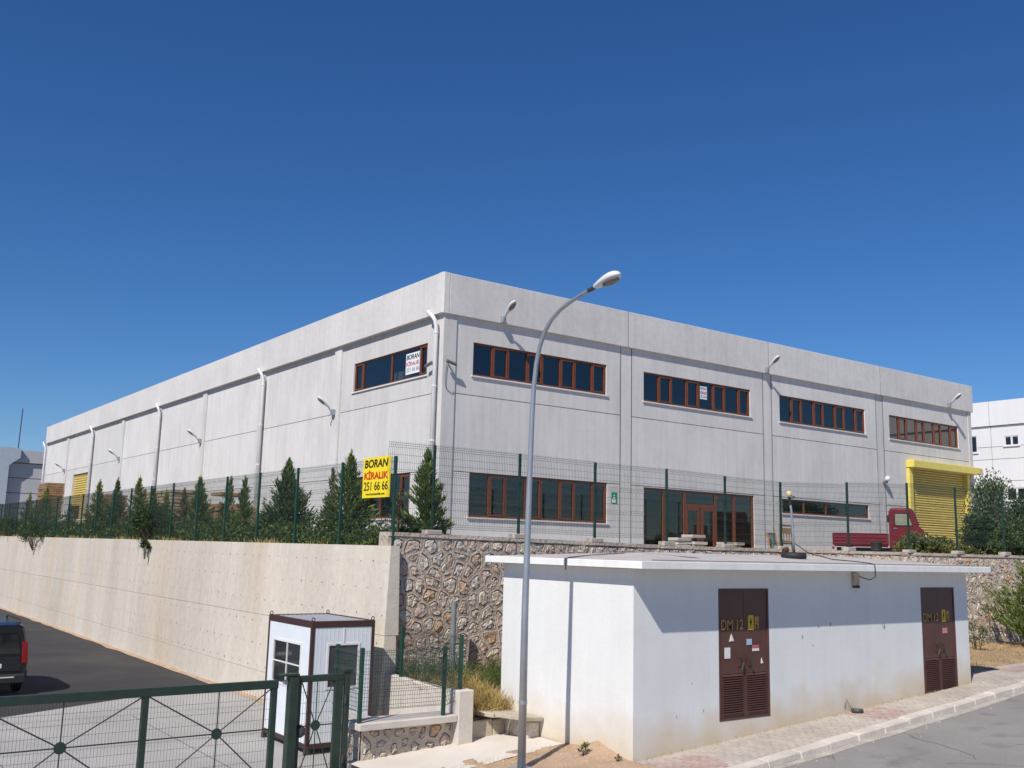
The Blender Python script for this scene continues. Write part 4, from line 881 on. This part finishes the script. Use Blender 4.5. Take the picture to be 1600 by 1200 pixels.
part('housing', MB().box(2.73, 2.89, -12.60, -12.502, -.60, -.33), mat('aged_lamp_case', (.42,.36,.27), .7, var=.2, scale=9), wl_, bevel=.02); part('rusty_base', MB().box(2.745, 2.88, -12.61, -12.503, -.65, -.598), mat('rusty_iron', (.09,.035,.02), .9), wl_, bevel=.01)
gl_ = thing('ground_floodlight', 'round floodlight lying on the pavement against the white wall', 'lamp', (2.53, -12.66, G(2.5)))
part('housing', MB().lathe((2.53,-12.68,G(2.53)+.005), [(.11,0),(.125,.02),(.12,.065),(.10,.08)], 18), darkmetal, gl_, smooth=True); part('lens', MB().lathe((2.53,-12.68,G(2.53)+.07), [(.09,0),(.09,.015),(.04,.02)], 18), lampgrey, gl_)
part('lead', MB().tube([(2.42,-12.62,G(2.4)+.08),(2.38,-12.53,G(2.4)+.28),(2.33,-12.52,G(2.3)+.1)], .006, 5), black, gl_)

# ------------------------------------------------------------------ trees and shrubs
def rv(): return Vector((random.gauss(0,1), random.gauss(0,1), random.gauss(0,1))).normalized()
def leaf(mb, p, d, L, w_):
    s_ = d.cross(rv()); 
    if s_.length < 1e-3: return
    s_ = s_.normalized()*w_*.5; q = p+d*L
    mb.add([p, p+d*(L*.45)+s_, q, p+d*(L*.45)-s_], [(0,1,2,3)])
def conifer_meshes(name, h, r, nb, m_, sparse=1., droop=.0, lean=(0, 0)):
    """cypress: upswept branches carrying narrow flame like sprays"""
    tr = MB().tube([(0,0,-.3),(lean[0]*.3,lean[1]*.3,h*.5),(lean[0],lean[1],h*.96)], [.05*h/2.2+.02,.03*h/2.2+.01,.006], 7)
    cr = MB()
    for b in range(nb):
        f = (b+random.random())/nb; z = h*(.04+.93*f**.92)
        prof = (1-f)**1.1*(.66+.34*min(1, f/.12))
        R = r*prof*random.choice((.55,.75,.9,1.0,1.1,1.28))*random.uniform(.9,1.08)+.015; a = random.uniform(0, 2*PI)
        bend = .45+.5*f; o_ = Vector((lean[0]*f, lean[1]*f, z)); dirh = Vector((math.cos(a), math.sin(a), 0))
        n = int((9+R*60)*sparse)
        for k in range(n):
            t = random.random()**.6; p = o_+dirh*(R*t)+Vector((0,0,R*t*t*bend-droop*t))
            p += rv()*(.035+.07*R*t)
            d = (dirh*(.75-.25*f)+Vector((0,0,.55+.8*f))+rv()*.45).normalized()
            leaf(cr, p, d, random.uniform(.10,.24)*(1.1-.45*f), random.uniform(.026,.05)*(1.1-.4*f))
    for k in range(60):
        f = random.uniform(.86, 1.04); leaf(cr, Vector((lean[0]*f, lean[1]*f, h*f-.06))+rv()*.03, (Vector((0,0,1))+rv()*.35).normalized(), random.uniform(.08,.16), .022)
    return tr.mesh('trunk', barkm), cr.mesh('crown', m_, recalc=False)
def plant_tree(name, lab, cat, loc, meshes, group=None, rz=0., sc=1.):
    r = thing(name, lab, cat, loc, group); r.rotation_euler = (0,0,rz); r.scale = (sc, sc, sc)
    link('trunk', meshes[0], r); link('crown', meshes[1], r); return r
con = lambda lab, s, t, h, r, m_, nb=150, sparse=1., lean=(0,0): plant_tree('cypress_tree', lab, 'tree', (s, t, TZ), conifer_meshes('c', h, r*1.18, int(nb*1.2), needle[m_], sparse, 0, lean), 'young cypresses behind the fences', random.uniform(0,6))
con('full green cypress between the yellow board and the corner post', -3.3, -4.75, 2.48, 0.5, 0, 190)
con('bushy green cypress just left of the yellow board', -3.5, -1.0, 2.62, 0.62, 0, 210)
con('broad dark cypress, largest left of the thin grey one', -3.5, 3.2, 2.68, 0.72, 1, 230)
con('thin greyish cypress between two bushy dark ones', -3.1, .9, 2.3, 0.27, 3, 90, .55)
con('sparse low conifer under the yellow board', -3.0, -2.9, 1.5, 0.27, 3, 70, .5)
con('slim olive cypress in front of the collapsed board stack', -3.4, 7.0, 2.3, 0.38, 0, 130, .8)
con('thin grey green cypress left of the collapsed board stack', -3.3, 9.1, 2.4, 0.32, 1, 110, .6, (.15,.1))
con('bushy cypress in front of the box stack edge', -3.5, 11.3, 2.5, 0.52, 0, 170)
con('brownish cypress standing before the tall box stack', -3.3, 13.6, 2.1, 0.36, 3, 110, .7)
con('slim olive cypress left part of the box stack', -3.4, 15.6, 2.1, 0.34, 0, 90, .7)
con('yellow tipped cypress right of the dark round shrub top', -3.4, 19.6, 2.85, 0.55, 2, 150)
con('green cypress beside the third downpipe foot', -3.4, 17.4, 2.3, 0.42, 0, 110)
con('dark narrow topped cypress in the middle of the left row', -3.4, 23.2, 2.9, 0.58, 1, 150)
con('yellow green cypress right of the yellow side shutter', -3.4, 26.6, 3.0, 0.62, 2, 150)
con('yellow cypress in front of the brown pallet stack', -3.4, 39, 3.1, 0.8, 2, 140)
con('small yellow green cypress left of the pallet stack', -3.4, 44, 2.9, 0.6, 2, 110)
con('dark cypress at the left edge of the picture', -3.8, 58, 4.0, 1.1, 1, 140)
def bush_meshes(rx, ry, rz, n, m_, Lf=(.05,.10), up=.3, clumps=22, hollow=.55):
    """broadleaf shrub: leaves gathered in clumps over an uneven outline, stems inside"""
    st, cr = MB(), MB(); cl = []
    for _ in range(clumps):
        d = rv(); d.z = abs(d.z)*.95-.08; k = random.uniform(hollow, 1.05)
        cl.append((Vector((d.x*rx*k, d.y*ry*k, rz*.35+d.z*rz*k*.75)), random.uniform(.16,.34)*(rx+rz)/2))
    for c, q in cl:
        st.tube([(c.x*.1,c.y*.1,-.25),(c.x*.5,c.y*.5,c.z*.5),tuple(c)], [.018,.012,.005], 5)
        for _ in range(n//clumps):
            p = c+rv()*q*random.random()**.45; d = (rv()+Vector((0,0,up))+(p-Vector((0,0,rz*.3))).normalized()*.5).normalized()
            leaf(cr, p, d, random.uniform(*Lf), random.uniform(*Lf)*.5)
    return st.mesh('stems', barkm), cr.mesh('foliage', m_, recalc=False)
def bush(lab, loc, rx, ry, rz, n, m_, cat='shrub', group=None, **k):
    r = thing('shrub', lab, cat, loc, group); a, b = bush_meshes(rx, ry, rz, n, m_, **k)
    link('stems', a, r); link('foliage', b, r); return r
bush('big dark round shrub spilling over the concrete wall top', (-4.75, 12.8, -.2), .7, 1.5, 1.6, 6500, leafm[0], clumps=46)
bush('dark shrub hanging over the concrete wall at far left', (-4.95, 33, -.5), .8, 3.4, 1.2, 4200, leafm[0], clumps=40)
bush('low dark shrub on the wall top left of the hanging one', (-4.7, 42, -.2), .8, 4.0, 1.3, 3600, leafm[0], clumps=34)
bush('trailing stem of leaves drooping down the concrete wall', (-5.2, 11.7, -.45), .14, .35, .5, 500, leafm[0], clumps=8)
# shrubs behind the fence right of the truck
BL = dict(Lf=(.08,.17))
bush('olive shrub hiding the front of the red truck', (15.7, -6.0, TZ), 1.0, .5, .85, 4500, leafm[2], clumps=34, **BL)
bush('low olive shrub in front of the yellow shutter', (18.0, -6.3, TZ), 1.2, .5, .62, 4200, leafm[2], clumps=30, **BL)
bush('small yellowing shrub at the foot of the yellow shutter', (17.9, -5.6, TZ), .35, .3, 1.1, 1300, leafm[2], clumps=12, **BL)
bush('dark green shrub at the factory far corner', (22.2, -4.9, TZ), .7, .6, 2.0, 6500, leafm[0], clumps=40, **BL)
bush('tall grey green oleander above the other shrubs', (23.6, -4.6, TZ), .75, .75, 3.3, 7000, leafm[3], clumps=40, Lf=(.08,.18), up=1.2)
bush('mid green shrub under the tall oleander', (21.7, -6.4, TZ), .9, .6, 1.5, 6500, leafm[1], clumps=40, **BL)
bush('green shrub at the right edge behind the fence', (23.4, -6.6, TZ), 1.4, .9, 2.0, 8000, leafm[1], clumps=46, **BL)
bush('dark shrub at the right edge under the neighbour windows', (25.2, -5.2, TZ), 1.6, 1.0, 2.7, 8000, leafm[0], clumps=46, **BL)
plant_tree('cypress_tree', 'feathery green conifer reaching in over the pavement at the right edge', 'tree', (17.1, -9.6, -2.7), conifer_meshes('c', 3.3, 1.55, 260, needle[0], 1.0), None)
bush('thin grey green sapling on the dry bank by the stone wall', (14.0, -9.0, -2.72), .35, .35, .95, 420, leafm[3], clumps=9, Lf=(.05,.1))
bush('small weed in the dirt at the transformer wall', (-4.1, -11.75, dirtz(-4.1,-11.75)), .10, .10, .2, 70, leafm[2], 'weed', clumps=5, Lf=(.04,.08))
bush('tiny weed at the foot of the transformer corner', (-3.85, -12.35, dirtz(-3.85,-12.35)), .07, .07, .12, 40, leafm[2], 'weed', clumps=4, Lf=(.03,.06))
# rough growth between fence and trees (one uncountable mass)
gc = MB()
for i in range(34000):
    t = -5.6+ (random.random()**1.7)*60; s = random.uniform(-4.85, -3.2)
    hgt = (.36+.75*abs(noise.noise((s*.9, t*.55, 2))))*(1.25 if s > -4.2 else .85)*(1+.012*t)
    p = Vector((s, t, TZ+hgt*random.random()**.7)); leaf(gc, p, (rv()+Vector((0,0,.7))).normalized(), random.uniform(.07,.18)*(1+t*.015), random.uniform(.035,.07)*(1+t*.02))
gcm = leafmat('undergrowth', (.095, .14, .04), .7); struct('undergrowth', gc, gcm, 'stuff', recalc=False)
dg = MB()
for i in range(3000):
    t = -5+ (random.random()**1.4)*50; s = random.uniform(-4.95,-4.6)
    if noise.noise((t*.35, 7, 1)) < random.uniform(-.1,.5): continue
    leaf(dg, Vector((s, t, -.03)), (Vector((random.uniform(-.5,.3),random.uniform(-.4,.4),1))).normalized(), random.uniform(.06,.24), .014*(1+t*.03))
struct('dry_wall_top_grass', dg, drygrass, 'stuff', recalc=False)
def grass(name, m_, n, region, hmin, hmax, zf, dens=None, w_=.012):
    mb = MB()
    for _ in range(n):
        s = random.uniform(region[0], region[1]); t = random.uniform(region[2], region[3])
        if dens and random.random() > dens(s, t): continue
        d = Vector((random.gauss(0,.45), random.gauss(0,.45), 1)).normalized(); p = Vector((s, t, zf(s, t)-.02)); L = random.uniform(hmin, hmax)
        sd = d.cross(rv()).normalized()*w_*.5; m1 = p+d*(L*.6); tip = p+d*L+Vector((d.x, d.y, -.25))*(L*.3)
        mb.add([p-sd, p+sd, m1+sd*.8, m1-sd*.8, tip], [(0,1,2,3), (3,2,4)])
    return struct(name, mb, m_, 'stuff', recalc=False)
grass('dry_grass', drygrass, 5200, (-4.9,-3.6,-9.0,-7.0), .15, .55, bankz, lambda s, t: min(1, .35+.6*(-7.0-t)))
grass('green_weeds', greengrass, 4200, (-4.8,-2.2,-7.6,-6.1), .15, .6, bankz, lambda s, t: .5+.5*noise.noise((s*1.5, t*1.5, 8)))
grass('dry_grass_bank', drygrass, 5000, (7.4,17,-11.6,-7.8), .05, .22, bankz, lambda s, t: .4+.6*noise.noise((s*.8, t*.8, 3)))
grass('pavement_weeds', drygrass, 500, (-3.5,7.3,-12.62,-12.5), .02, .09, lambda s, t: G(s), None, .008)
grass('path_edge_weeds', drygrass, 500, (-6.8,-3.7,-11.2,-10.7), .02, .10, dirtz, None, .008)
# fallen stones and grit on the bank and path
gr = MB()
for _ in range(330):
    if random.random() < .55: s, t = random.uniform(-6.6,-3.7), random.uniform(-13.8,-10.6); z = dirtz(s, t)
    elif random.random() < .6: s, t = random.uniform(7.4,15), random.uniform(-11.5,-8); z = bankz(s, t)
    else: s = random.uniform(-3,12); t = tk(s)-.02-abs(random.gauss(0,.22)); z = G(s)-.128
    q = random.uniform(.006,.02); gr.add([(s-q,t-q,z-.01),(s+q,t-q*.8,z-.01),(s+q*.7,t+q,z-.01),(s-q,t+q*.6,z-.01),(s,t,z+q*.9)], [(0,1,4),(1,2,4),(2,3,4),(3,0,4)])
struct('loose_grit', gr, stones_m[1], 'stuff')

# ------------------------------------------------------------------ vehicles
def loft(mb, secs, closed=True):
    """cross sections (lists of equal length) joined in order, ends capped"""
    n = len(secs[0]); b = len(mb.v)
    for s_ in secs: mb.v += [tuple(p) for p in s_]
    for j in range(len(secs)-1):
        for i in range(n): mb.f.append((b+j*n+i, b+j*n+(i+1)%n, b+(j+1)*n+(i+1)%n, b+(j+1)*n+i)); mb.mi.append(0)
    mb.f.append(tuple(b+i for i in range(n))); mb.f.append(tuple(b+(len(secs)-1)*n+i for i in range(n))); mb.mi += [0, 0]; return mb
def wheel(root, c, axis, R, wd, rimm):
    c = Vector(c); a = Vector(axis).normalized(); u = Vector((0,0,1)); v = a.cross(u); mb = MB(); n = 22
    for r_, o_ in ((R*.62,-.5),(R*.93,-.5),(R,-.3),(R,.3),(R*.93,.5),(R*.62,.5)):
        for k in range(n): q = 2*PI*k/n; mb.v.append(tuple(c+a*(o_*wd)+(u*math.cos(q)+v*math.sin(q))*r_))
    for j in range(6):
        for k in range(n): mb.f.append((j*n+k, j*n+(k+1)%n, ((j+1)%6)*n+(k+1)%n, ((j+1)%6)*n+k)); mb.mi.append(0)
    w_ = part('wheel', mb, black, root, smooth=True)
    part('rim', MB().tube([c-a*(wd*.40), c+a*(wd*.40)], R*.64, 18), rimm, w_)
# van, seen from behind at the left edge of the yard
VX0, VX1, VY, VZ = -12.06, -10.2, 3.95, YZ
van = thing('parked_van', 'dark minivan with roof rails and red tail lights at the left edge', 'van', ((VX0+VX1)/2, VY+2.2, VZ))
def vsec(y, w_, zlo, zbelt, ztop, wtop):
    cx = (VX0+VX1)/2; h = w_/2; t_ = wtop/2
    half = [(h*.90,zlo),(h*.985,zlo+.12),(h,zbelt*.6),(h*.985,zbelt),(t_+.035,ztop-.16),(t_-.02,ztop-.05),(t_-.12,ztop)]
    return [(cx+x, y, VZ+z) for x, z in half]+[(cx-x, y, VZ+z) for x, z in half[::-1]]
wv = VX1-VX0
part('body', loft(MB(), [vsec(VY+.02,wv*.93,.42,1.0,1.76,wv*.74), vsec(VY+.10,wv*.985,.34,1.05,1.82,wv*.79), vsec(VY+.5,wv,.30,1.05,1.86,wv*.81), vsec(VY+2.6,wv,.28,1.05,1.86,wv*.80), vsec(VY+3.1,wv,.28,1.03,1.70,wv*.74), vsec(VY+3.6,wv*.98,.28,.95,1.10,wv*.78), vsec(VY+4.25,wv*.9,.32,.75,.92,wv*.7), vsec(VY+4.4,wv*.8,.36,.6,.8,wv*.6)]), vanpaint, van, smooth=False, bevel=0)
part('rear_window', MB().prism([(VX0+.26,VZ+1.08),(VX1-.26,VZ+1.08),(VX1-.36,VZ+1.62),(VX0+.36,VZ+1.62)], 'y', VY-.012, VY+.06), darkglass, van)
part('tailgate_lower', MB().prism([(VX0+.22,VZ+.62),(VX1-.22,VZ+.62),(VX1-.22,VZ+1.02),(VX0+.22,VZ+1.02)], 'y', VY-.02, VY+.05), vanpaint, van, bevel=.015)
part('bumper', MB().box(VX0+.08, VX1-.08, VY-.09, VY+.12, VZ+.30, VZ+.56), vanplastic, van, bevel=.04)
part('bumper_trim', MB().box(VX0+.5, VX1-.36, VY-.095, VY-.08, VZ+.47, VZ+.50), lampwhite, van)
part('number_plate', MB().box(VX0+.68, VX1-.68, VY-.03, VY-.018, VZ+.72, VZ+.83), signwhite, van)
for x0, x1 in ((VX1-.20, VX1-.035), (VX0+.035, VX0+.20)):
    s_ = 1 if x0 > -11 else -1
    part('tail_light', MB().hexa([(x0,VY-.03,VZ+.82),(x1,VY-.0,VZ+.82),(x1,VY+.14,VZ+.82),(x0,VY+.14,VZ+.82)], [(x0-.02*s_,VY-.015,VZ+1.38),(x1-.05*s_,VY+.0,VZ+1.38),(x1-.05*s_,VY+.14,VZ+1.38),(x0-.02*s_,VY+.14,VZ+1.38)]), taillight, van, bevel=.012)
for x in (VX0+.27, VX1-.27): part('roof_rail', MB().tube([(x,VY+.35,VZ+1.84),(x,VY+.45,VZ+1.93),(x,VY+2.2,VZ+1.93),(x,VY+2.35,VZ+1.84)], .022, 8), vanplastic, van, smooth=True)
for s_, x in ((1, VX1), (-1, VX0)):
    for y0, y1 in ((VY+.45,VY+1.45), (VY+1.55,VY+2.5)):
        part('side_window', MB().hexa([(x-.012*s_,y0,VZ+1.10),(x+.004*s_,y0,VZ+1.10),(x+.004*s_,y1,VZ+1.10),(x-.012*s_,y1,VZ+1.10)], [(x-.155*s_,y0+.06,VZ+1.62),(x-.125*s_,y0+.06,VZ+1.62),(x-.125*s_,y1-.05,VZ+1.62),(x-.155*s_,y1-.05,VZ+1.62)]), darkglass, van)
    part('mirror', MB().box(min(x+.02*s_,x+.2*s_), max(x+.02*s_,x+.2*s_), VY+2.95, VY+3.1, VZ+1.05, VZ+1.25), vanplastic, van, bevel=.02)
    for y in (VY+.85, VY+3.55): wheel(van, (x-.12*s_, y, VZ+.31), (1,0,0), .31, .2, galv)
# small red pickup on the terrace, turned side on to the street
tk_ = thing('pickup_truck', 'small old dark red pickup truck parked on the terrace before the yellow shutter', 'truck', (0, 0, 0))
TY0, TY1 = 0., 1.42
cab = MB(); prof = [(1.98,.52),(1.98,1.86),(2.03,1.96),(2.10,2.0),(2.72,2.0),(2.80,1.95),(3.02,1.32),(3.12,1.22),(3.20,1.12),(3.22,.95),(3.20,.52)]
loft(cab, [[(x, y, b-(dz if b > 1.5 else 0)) for x, b in prof] for y, dz in ((0,.07), (.03,.025), (.10,0), (1.32,0), (1.39,.025), (1.42,.07))]); part('cab', cab, redpaint, tk_)
part('cab_door', MB().prism([(2.10,.66),(2.88,.66),(2.90,1.36),(2.72,1.86),(2.12,1.86)], 'y', -.014, .002), redpaint, tk_, bevel=.006)
part('door_window', MB().prism([(2.20,1.36),(2.78,1.36),(2.64,1.77),(2.20,1.77)], 'y', -.030, -.022), mat('truck_window', (.26,.26,.19), .12, var=.1), tk_)
part('window_seal', MB().tube([(2.18,-.02,1.34),(2.81,-.02,1.34),(2.66,-.02,1.79),(2.18,-.02,1.79),(2.18,-.02,1.34)], .020, 5), black, tk_)
part('windscreen', MB().hexa([(2.80,.10,1.92),(2.83,.10,1.93),(2.83,1.32,1.93),(2.80,1.32,1.92)], [(2.995,.06,1.37),(3.03,.06,1.38),(3.03,1.36,1.38),(2.995,1.36,1.37)]), darkglass, tk_)
part('door_handle', MB().tube([(2.14,-.03,1.24),(2.26,-.03,1.24)], .016, 6), galv, tk_)
part('mirror', MB().tube([(1.95,-.10,1.45),(1.95,-.10,1.72)], .03, 6), black, tk_)
part('headlamp', MB().tube([(3.2,.22,.92),(3.25,.22,.92)], .09, 14), lampwhite, tk_); part('headlamp', MB().tube([(3.2,1.2,.92),(3.25,1.2,.92)], .09, 14), lampwhite, tk_)
part('cargo_bed', MB().box(.03, 1.92, .04, 1.38, .56, .62), redpaint, tk_)
for nm, x0, x1, y0, y1 in (('side_board',0,1.93,0,.035), ('side_board',0,1.93,1.385,1.42), ('tail_board',-.03,.0,.0,1.42), ('head_board',1.935,1.965,.04,1.38)):
    bd = part(nm, MB().box(x0, x1, y0, y1, .60, 1.04), redpaint, tk_, bevel=.006)
    if nm == 'side_board' and y0 == 0:
        for z in (.66, .78, .90, 1.03): part('pressed_rib', MB().tube([(.02,-.004,z),(1.91,-.004,z)], .020, 6), redpaint, bd)
        for x in (.5, 1.0, 1.5): part('board_strap', MB().box(x-.02, x+.02, -.03, -.001, .61, 1.03), redpaint, bd)
part('chassis', MB().box(.1, 3.1, .3, 1.12, .36, .52), darkmetal, tk_)
for x in (.55, 2.62):
    for y in (.12, 1.30): wheel(tk_, (x, y, .28), (0,1,0), .28, .15, galv)
part('tail_lamp', MB().box(-.05, .03, .05, .2, .44, .54), taillight, tk_)
tk_.location = (16.0, -2.5, TZ); tk_.rotation_euler = (0, 0, D2R(-57))
br = single('black_barrel', MB().lathe((14.9,-5.05,TZ), [(.17,0),(.185,.03),(.18,.15),(.195,.18),(.18,.21),(.18,.40),(.195,.43),(.18,.46),(.18,.62),(.195,.66),(.165,.70)], 18), black, 'dark ribbed plastic barrel beside the red truck', 'barrel', (14.9,-5.05,TZ), smooth=False)

# ------------------------------------------------------------------ stacks and clutter on the terrace
def stack(name, lab, cat, loc, nx, ny, nz, dx, dy, dz, m_, jit=.03, lean=0., partn='board', miss=.0):
    r = thing(name, lab, cat, loc); me = [MB().box(0, dx*.96*random.uniform(.94,1), 0, dy*.95, 0, dz*.82).mesh(partn, m_) for _ in range(4)]
    for k in range(nz):
        for i in range(nx):
            for j in range(ny):
                if k > nz*.6 and random.random() < miss: continue
                o = link(partn, random.choice(me), r, (i*dx+random.uniform(-jit,jit)+lean*k, j*dy+random.uniform(-jit,jit), k*dz)); o.rotation_euler = (0,0,random.uniform(-jit,jit)*.6)
    return r
stack('pallet_stack', 'tall brown pallet stack beside the far yellow side shutter', 'pallets', (-2.2, 45.6, TZ), 1, 1, 26, 1.2, 3.0, .145, wood)
stack('pallet_stack', 'brown pallet stack behind the yellow green cypress', 'pallets', (-2.2, 30.0, TZ), 1, 1, 18, 1.2, 2.2, .14, wood)
stack('crate_stack', 'wide stack of weathered boards against the long facade', 'boards', (-2.3, 18.4, TZ), 1, 3, 16, 1.2, 1.6, .15, cardboard)
stack('crate_stack', 'collapsed stack of weathered boards with loose sheets near the second downpipe', 'boards', (-2.3, 11.2, TZ), 1, 2, 15, 1.1, 1.3, .15, wood, .09, .006, 'board', .3)
stack('stone_stack', 'low stack of pale cut stone slabs before the entrance door', 'stones', (6.0, -4.2, TZ), 2, 1, 7, .62, .5, .105, lightconc, .05, 0, 'slab', .3)
stack('stone_stack', 'small stack of pale slabs by the right entrance pane', 'stones', (8.35, -4.0, TZ), 2, 1, 5, .42, .4, .11, agedconc, .05, 0, 'slab', .3)
ch = thing('wooden_frame', 'old wooden chair frame leaning by the facade', 'chair', (13.3, -2.1, TZ))
for x in (13.42, 14.1):
    part('leg', MB().box(x, x+.08, -2.12, -2.04, TZ, TZ+1.28), wood, ch); part('leg', MB().box(x, x+.08, -1.62, -1.54, TZ, TZ+.75), wood, ch)
for z, h_ in ((.62,.07), (.95,.20), (1.2,.07)): part('rail', MB().box(13.505, 14.095, -2.11, -2.05, TZ+z, TZ+z+h_), wood, ch)
part('seat', MB().box(13.42, 14.18, -2.035, -1.625, TZ+.56, TZ+.61), wood, ch)
for x in (13.62, 13.78, 13.94): part('spindle', MB().box(x, x+.03, -2.095, -2.065, TZ+.69, TZ+.95), wood, ch)
fr2 = thing('wooden_frame', 'empty wooden window frame leaning left of the old chair', 'frame', (12.7, -2.2, TZ))
for a, b in (((12.65,-2.3,TZ),(12.72,-2.05,TZ+.95)), ((13.22,-2.3,TZ),(13.16,-2.05,TZ+.95)), ((12.7,-2.06,TZ+.93),(13.18,-2.06,TZ+.93)), ((12.68,-2.2,TZ+.35),(13.2,-2.2,TZ+.35))): part('bar', MB().tube([a, b], .04, 4), wood, fr2)
part('pane', MB().hexa([(12.7,-2.2,TZ+.36),(13.18,-2.2,TZ+.36),(13.18,-2.19,TZ+.36),(12.7,-2.19,TZ+.36)], [(12.72,-2.07,TZ+.9),(13.16,-2.07,TZ+.9),(13.16,-2.06,TZ+.9),(12.72,-2.06,TZ+.9)]), glass('old_glass', (.6,.7,.62), .05), fr2)

# ------------------------------------------------------------------ neighbouring buildings
NXB = 46.
nb = thing('neighbour_building', 'white industrial building with small windows behind the right shrubs', 'building', (NXB, 5, TZ))
rows = [TZ, 3.6, 5.0, 6.4, 7.2, 8.55, 10.15]; nwin = [(5.25,6.15,7.22,7.83), (1.2,2.1,7.22,7.83), (7.95,9.0,6.9,8.0), (4.9,6.2,3.75,4.55), (7.7,8.4,3.7,4.6), (.5,2.2,3.75,4.55)]
PN = lambda u, d, z: (NXB+d, u, z)
us = [-16, -8, 0, 7.0, 14, 24, 40]
for a, b in zip(us[:-1], us[1:]):
    for z0, z1 in zip(rows[:-1], rows[1:]):
        hs = [(max(a,h[0]), min(b,h[1]), max(z0,h[2]), min(z1,h[3])) for h in nwin if h[1] > a and h[0] < b and h[3] > z0 and h[2] < z1]
        u_ = sorted({a+.02,b-.02}|{x for h in hs for x in h[:2] if a+.02 < x < b-.02}); z_ = sorted({z0+.015,z1-.015}|{x for h in hs for x in h[2:] if z0+.015 < x < z1-.015})
        mb = MB(); cells(mb, u_, z_, lambda p, q: not any(h[0] < p < h[1] and h[2] < q < h[3] for h in hs), (lambda u, d, z: (NXB+d-(.12 if z0 > 8.5 else 0), u, z)), .25); part('cladding_panel', mb, nbwhite, nb)
part('core', MB().box(NXB+.3, NXB+26, -15.9, 39.9, TZ, 10.0), nbcore_shade, nb)
for a, b, z0, z1 in nwin:
    mb = MB(); rectframe(mb, PN, a, b, z0, z1, .06, .03, .1); wn = part('window', mb, sillstone, nb)
    part('pane', boxP(MB(), PN, a+.06, b-.06, .06, .07, z0+.06, z1-.06), darkglass, wn); part('mullion', boxP(MB(), PN, (a+b)/2-.06, (a+b)/2+.06, .02, .055, z0+.06, z1-.06), sillstone, wn); part('sill', boxP(MB(), PN, a-.08, b+.08, -.08, .02, z0-.07, z0-.01), sillstone, wn)
FB = 71.
fb = thing('far_building', 'pale grey industrial building with blue grey corner trim beyond the factory', 'building', (-2.2, FB, TZ))
zt = 7.75
for i in range(5):
    z0 = TZ+i*1.32; part('cladding_panel', MB().box(-1.0, 30, FB+.01, FB+.3, z0+.03, z0+1.29), nbcore_shade, fb)  # front panels greyer than the long side: grazing shade put into the colour
    part('cladding_panel', MB().box(-1.9, -1.6, FB+2.0, FB+80, z0+.03, z0+1.29), nbwhite, fb)
part('parapet', MB().box(-1.0, 30, FB-.18, FB+.3, 6.5, zt-.15), nbcore_shade, fb); part('parapet', MB().box(-2.1, -1.6, FB+2.0, FB+80, 6.7, zt), nbwhite, fb)  # front parapet likewise carries its shade as a darker grey
part('corner_trim', MB().prism([(-2.0,TZ),(-.6,TZ),(-.6,6.2),(.25,6.9),(.25,zt),(-2.0,zt)], 'y', FB-.6, FB+1.95), nbblue, fb)
for k in range(5): part('column', MB().box(-2.15, -1.62, FB+12+k*12, FB+12.8+k*12, TZ, 6.7), nbwhite, fb)
part('core', MB().box(-1.58, 29.9, FB+.32, FB+79, TZ, 7.0), nbcore_shade, fb)
ms = single('radio_mast', MB().tube([(1.55,80,6.95),(1.6,80,12.4)], [.055,.045], 6), darkmetal, 'thin dark radio mast on the roof of the far building', 'mast', (1.55,80,7.0))
hr = thing('yard_barrier', 'thin white horizontal rail behind the left trees', 'rail', (-2.6, 45, TZ))
part('rail', MB().tube([(-2.7,26,1.0),(-2.7,70,1.0)], .05, 6), pvc, hr)
for t in range(26, 71, 4): part('post', MB().box(-2.75, -2.65, t-.05, t+.05, TZ, .97), pvc, hr)
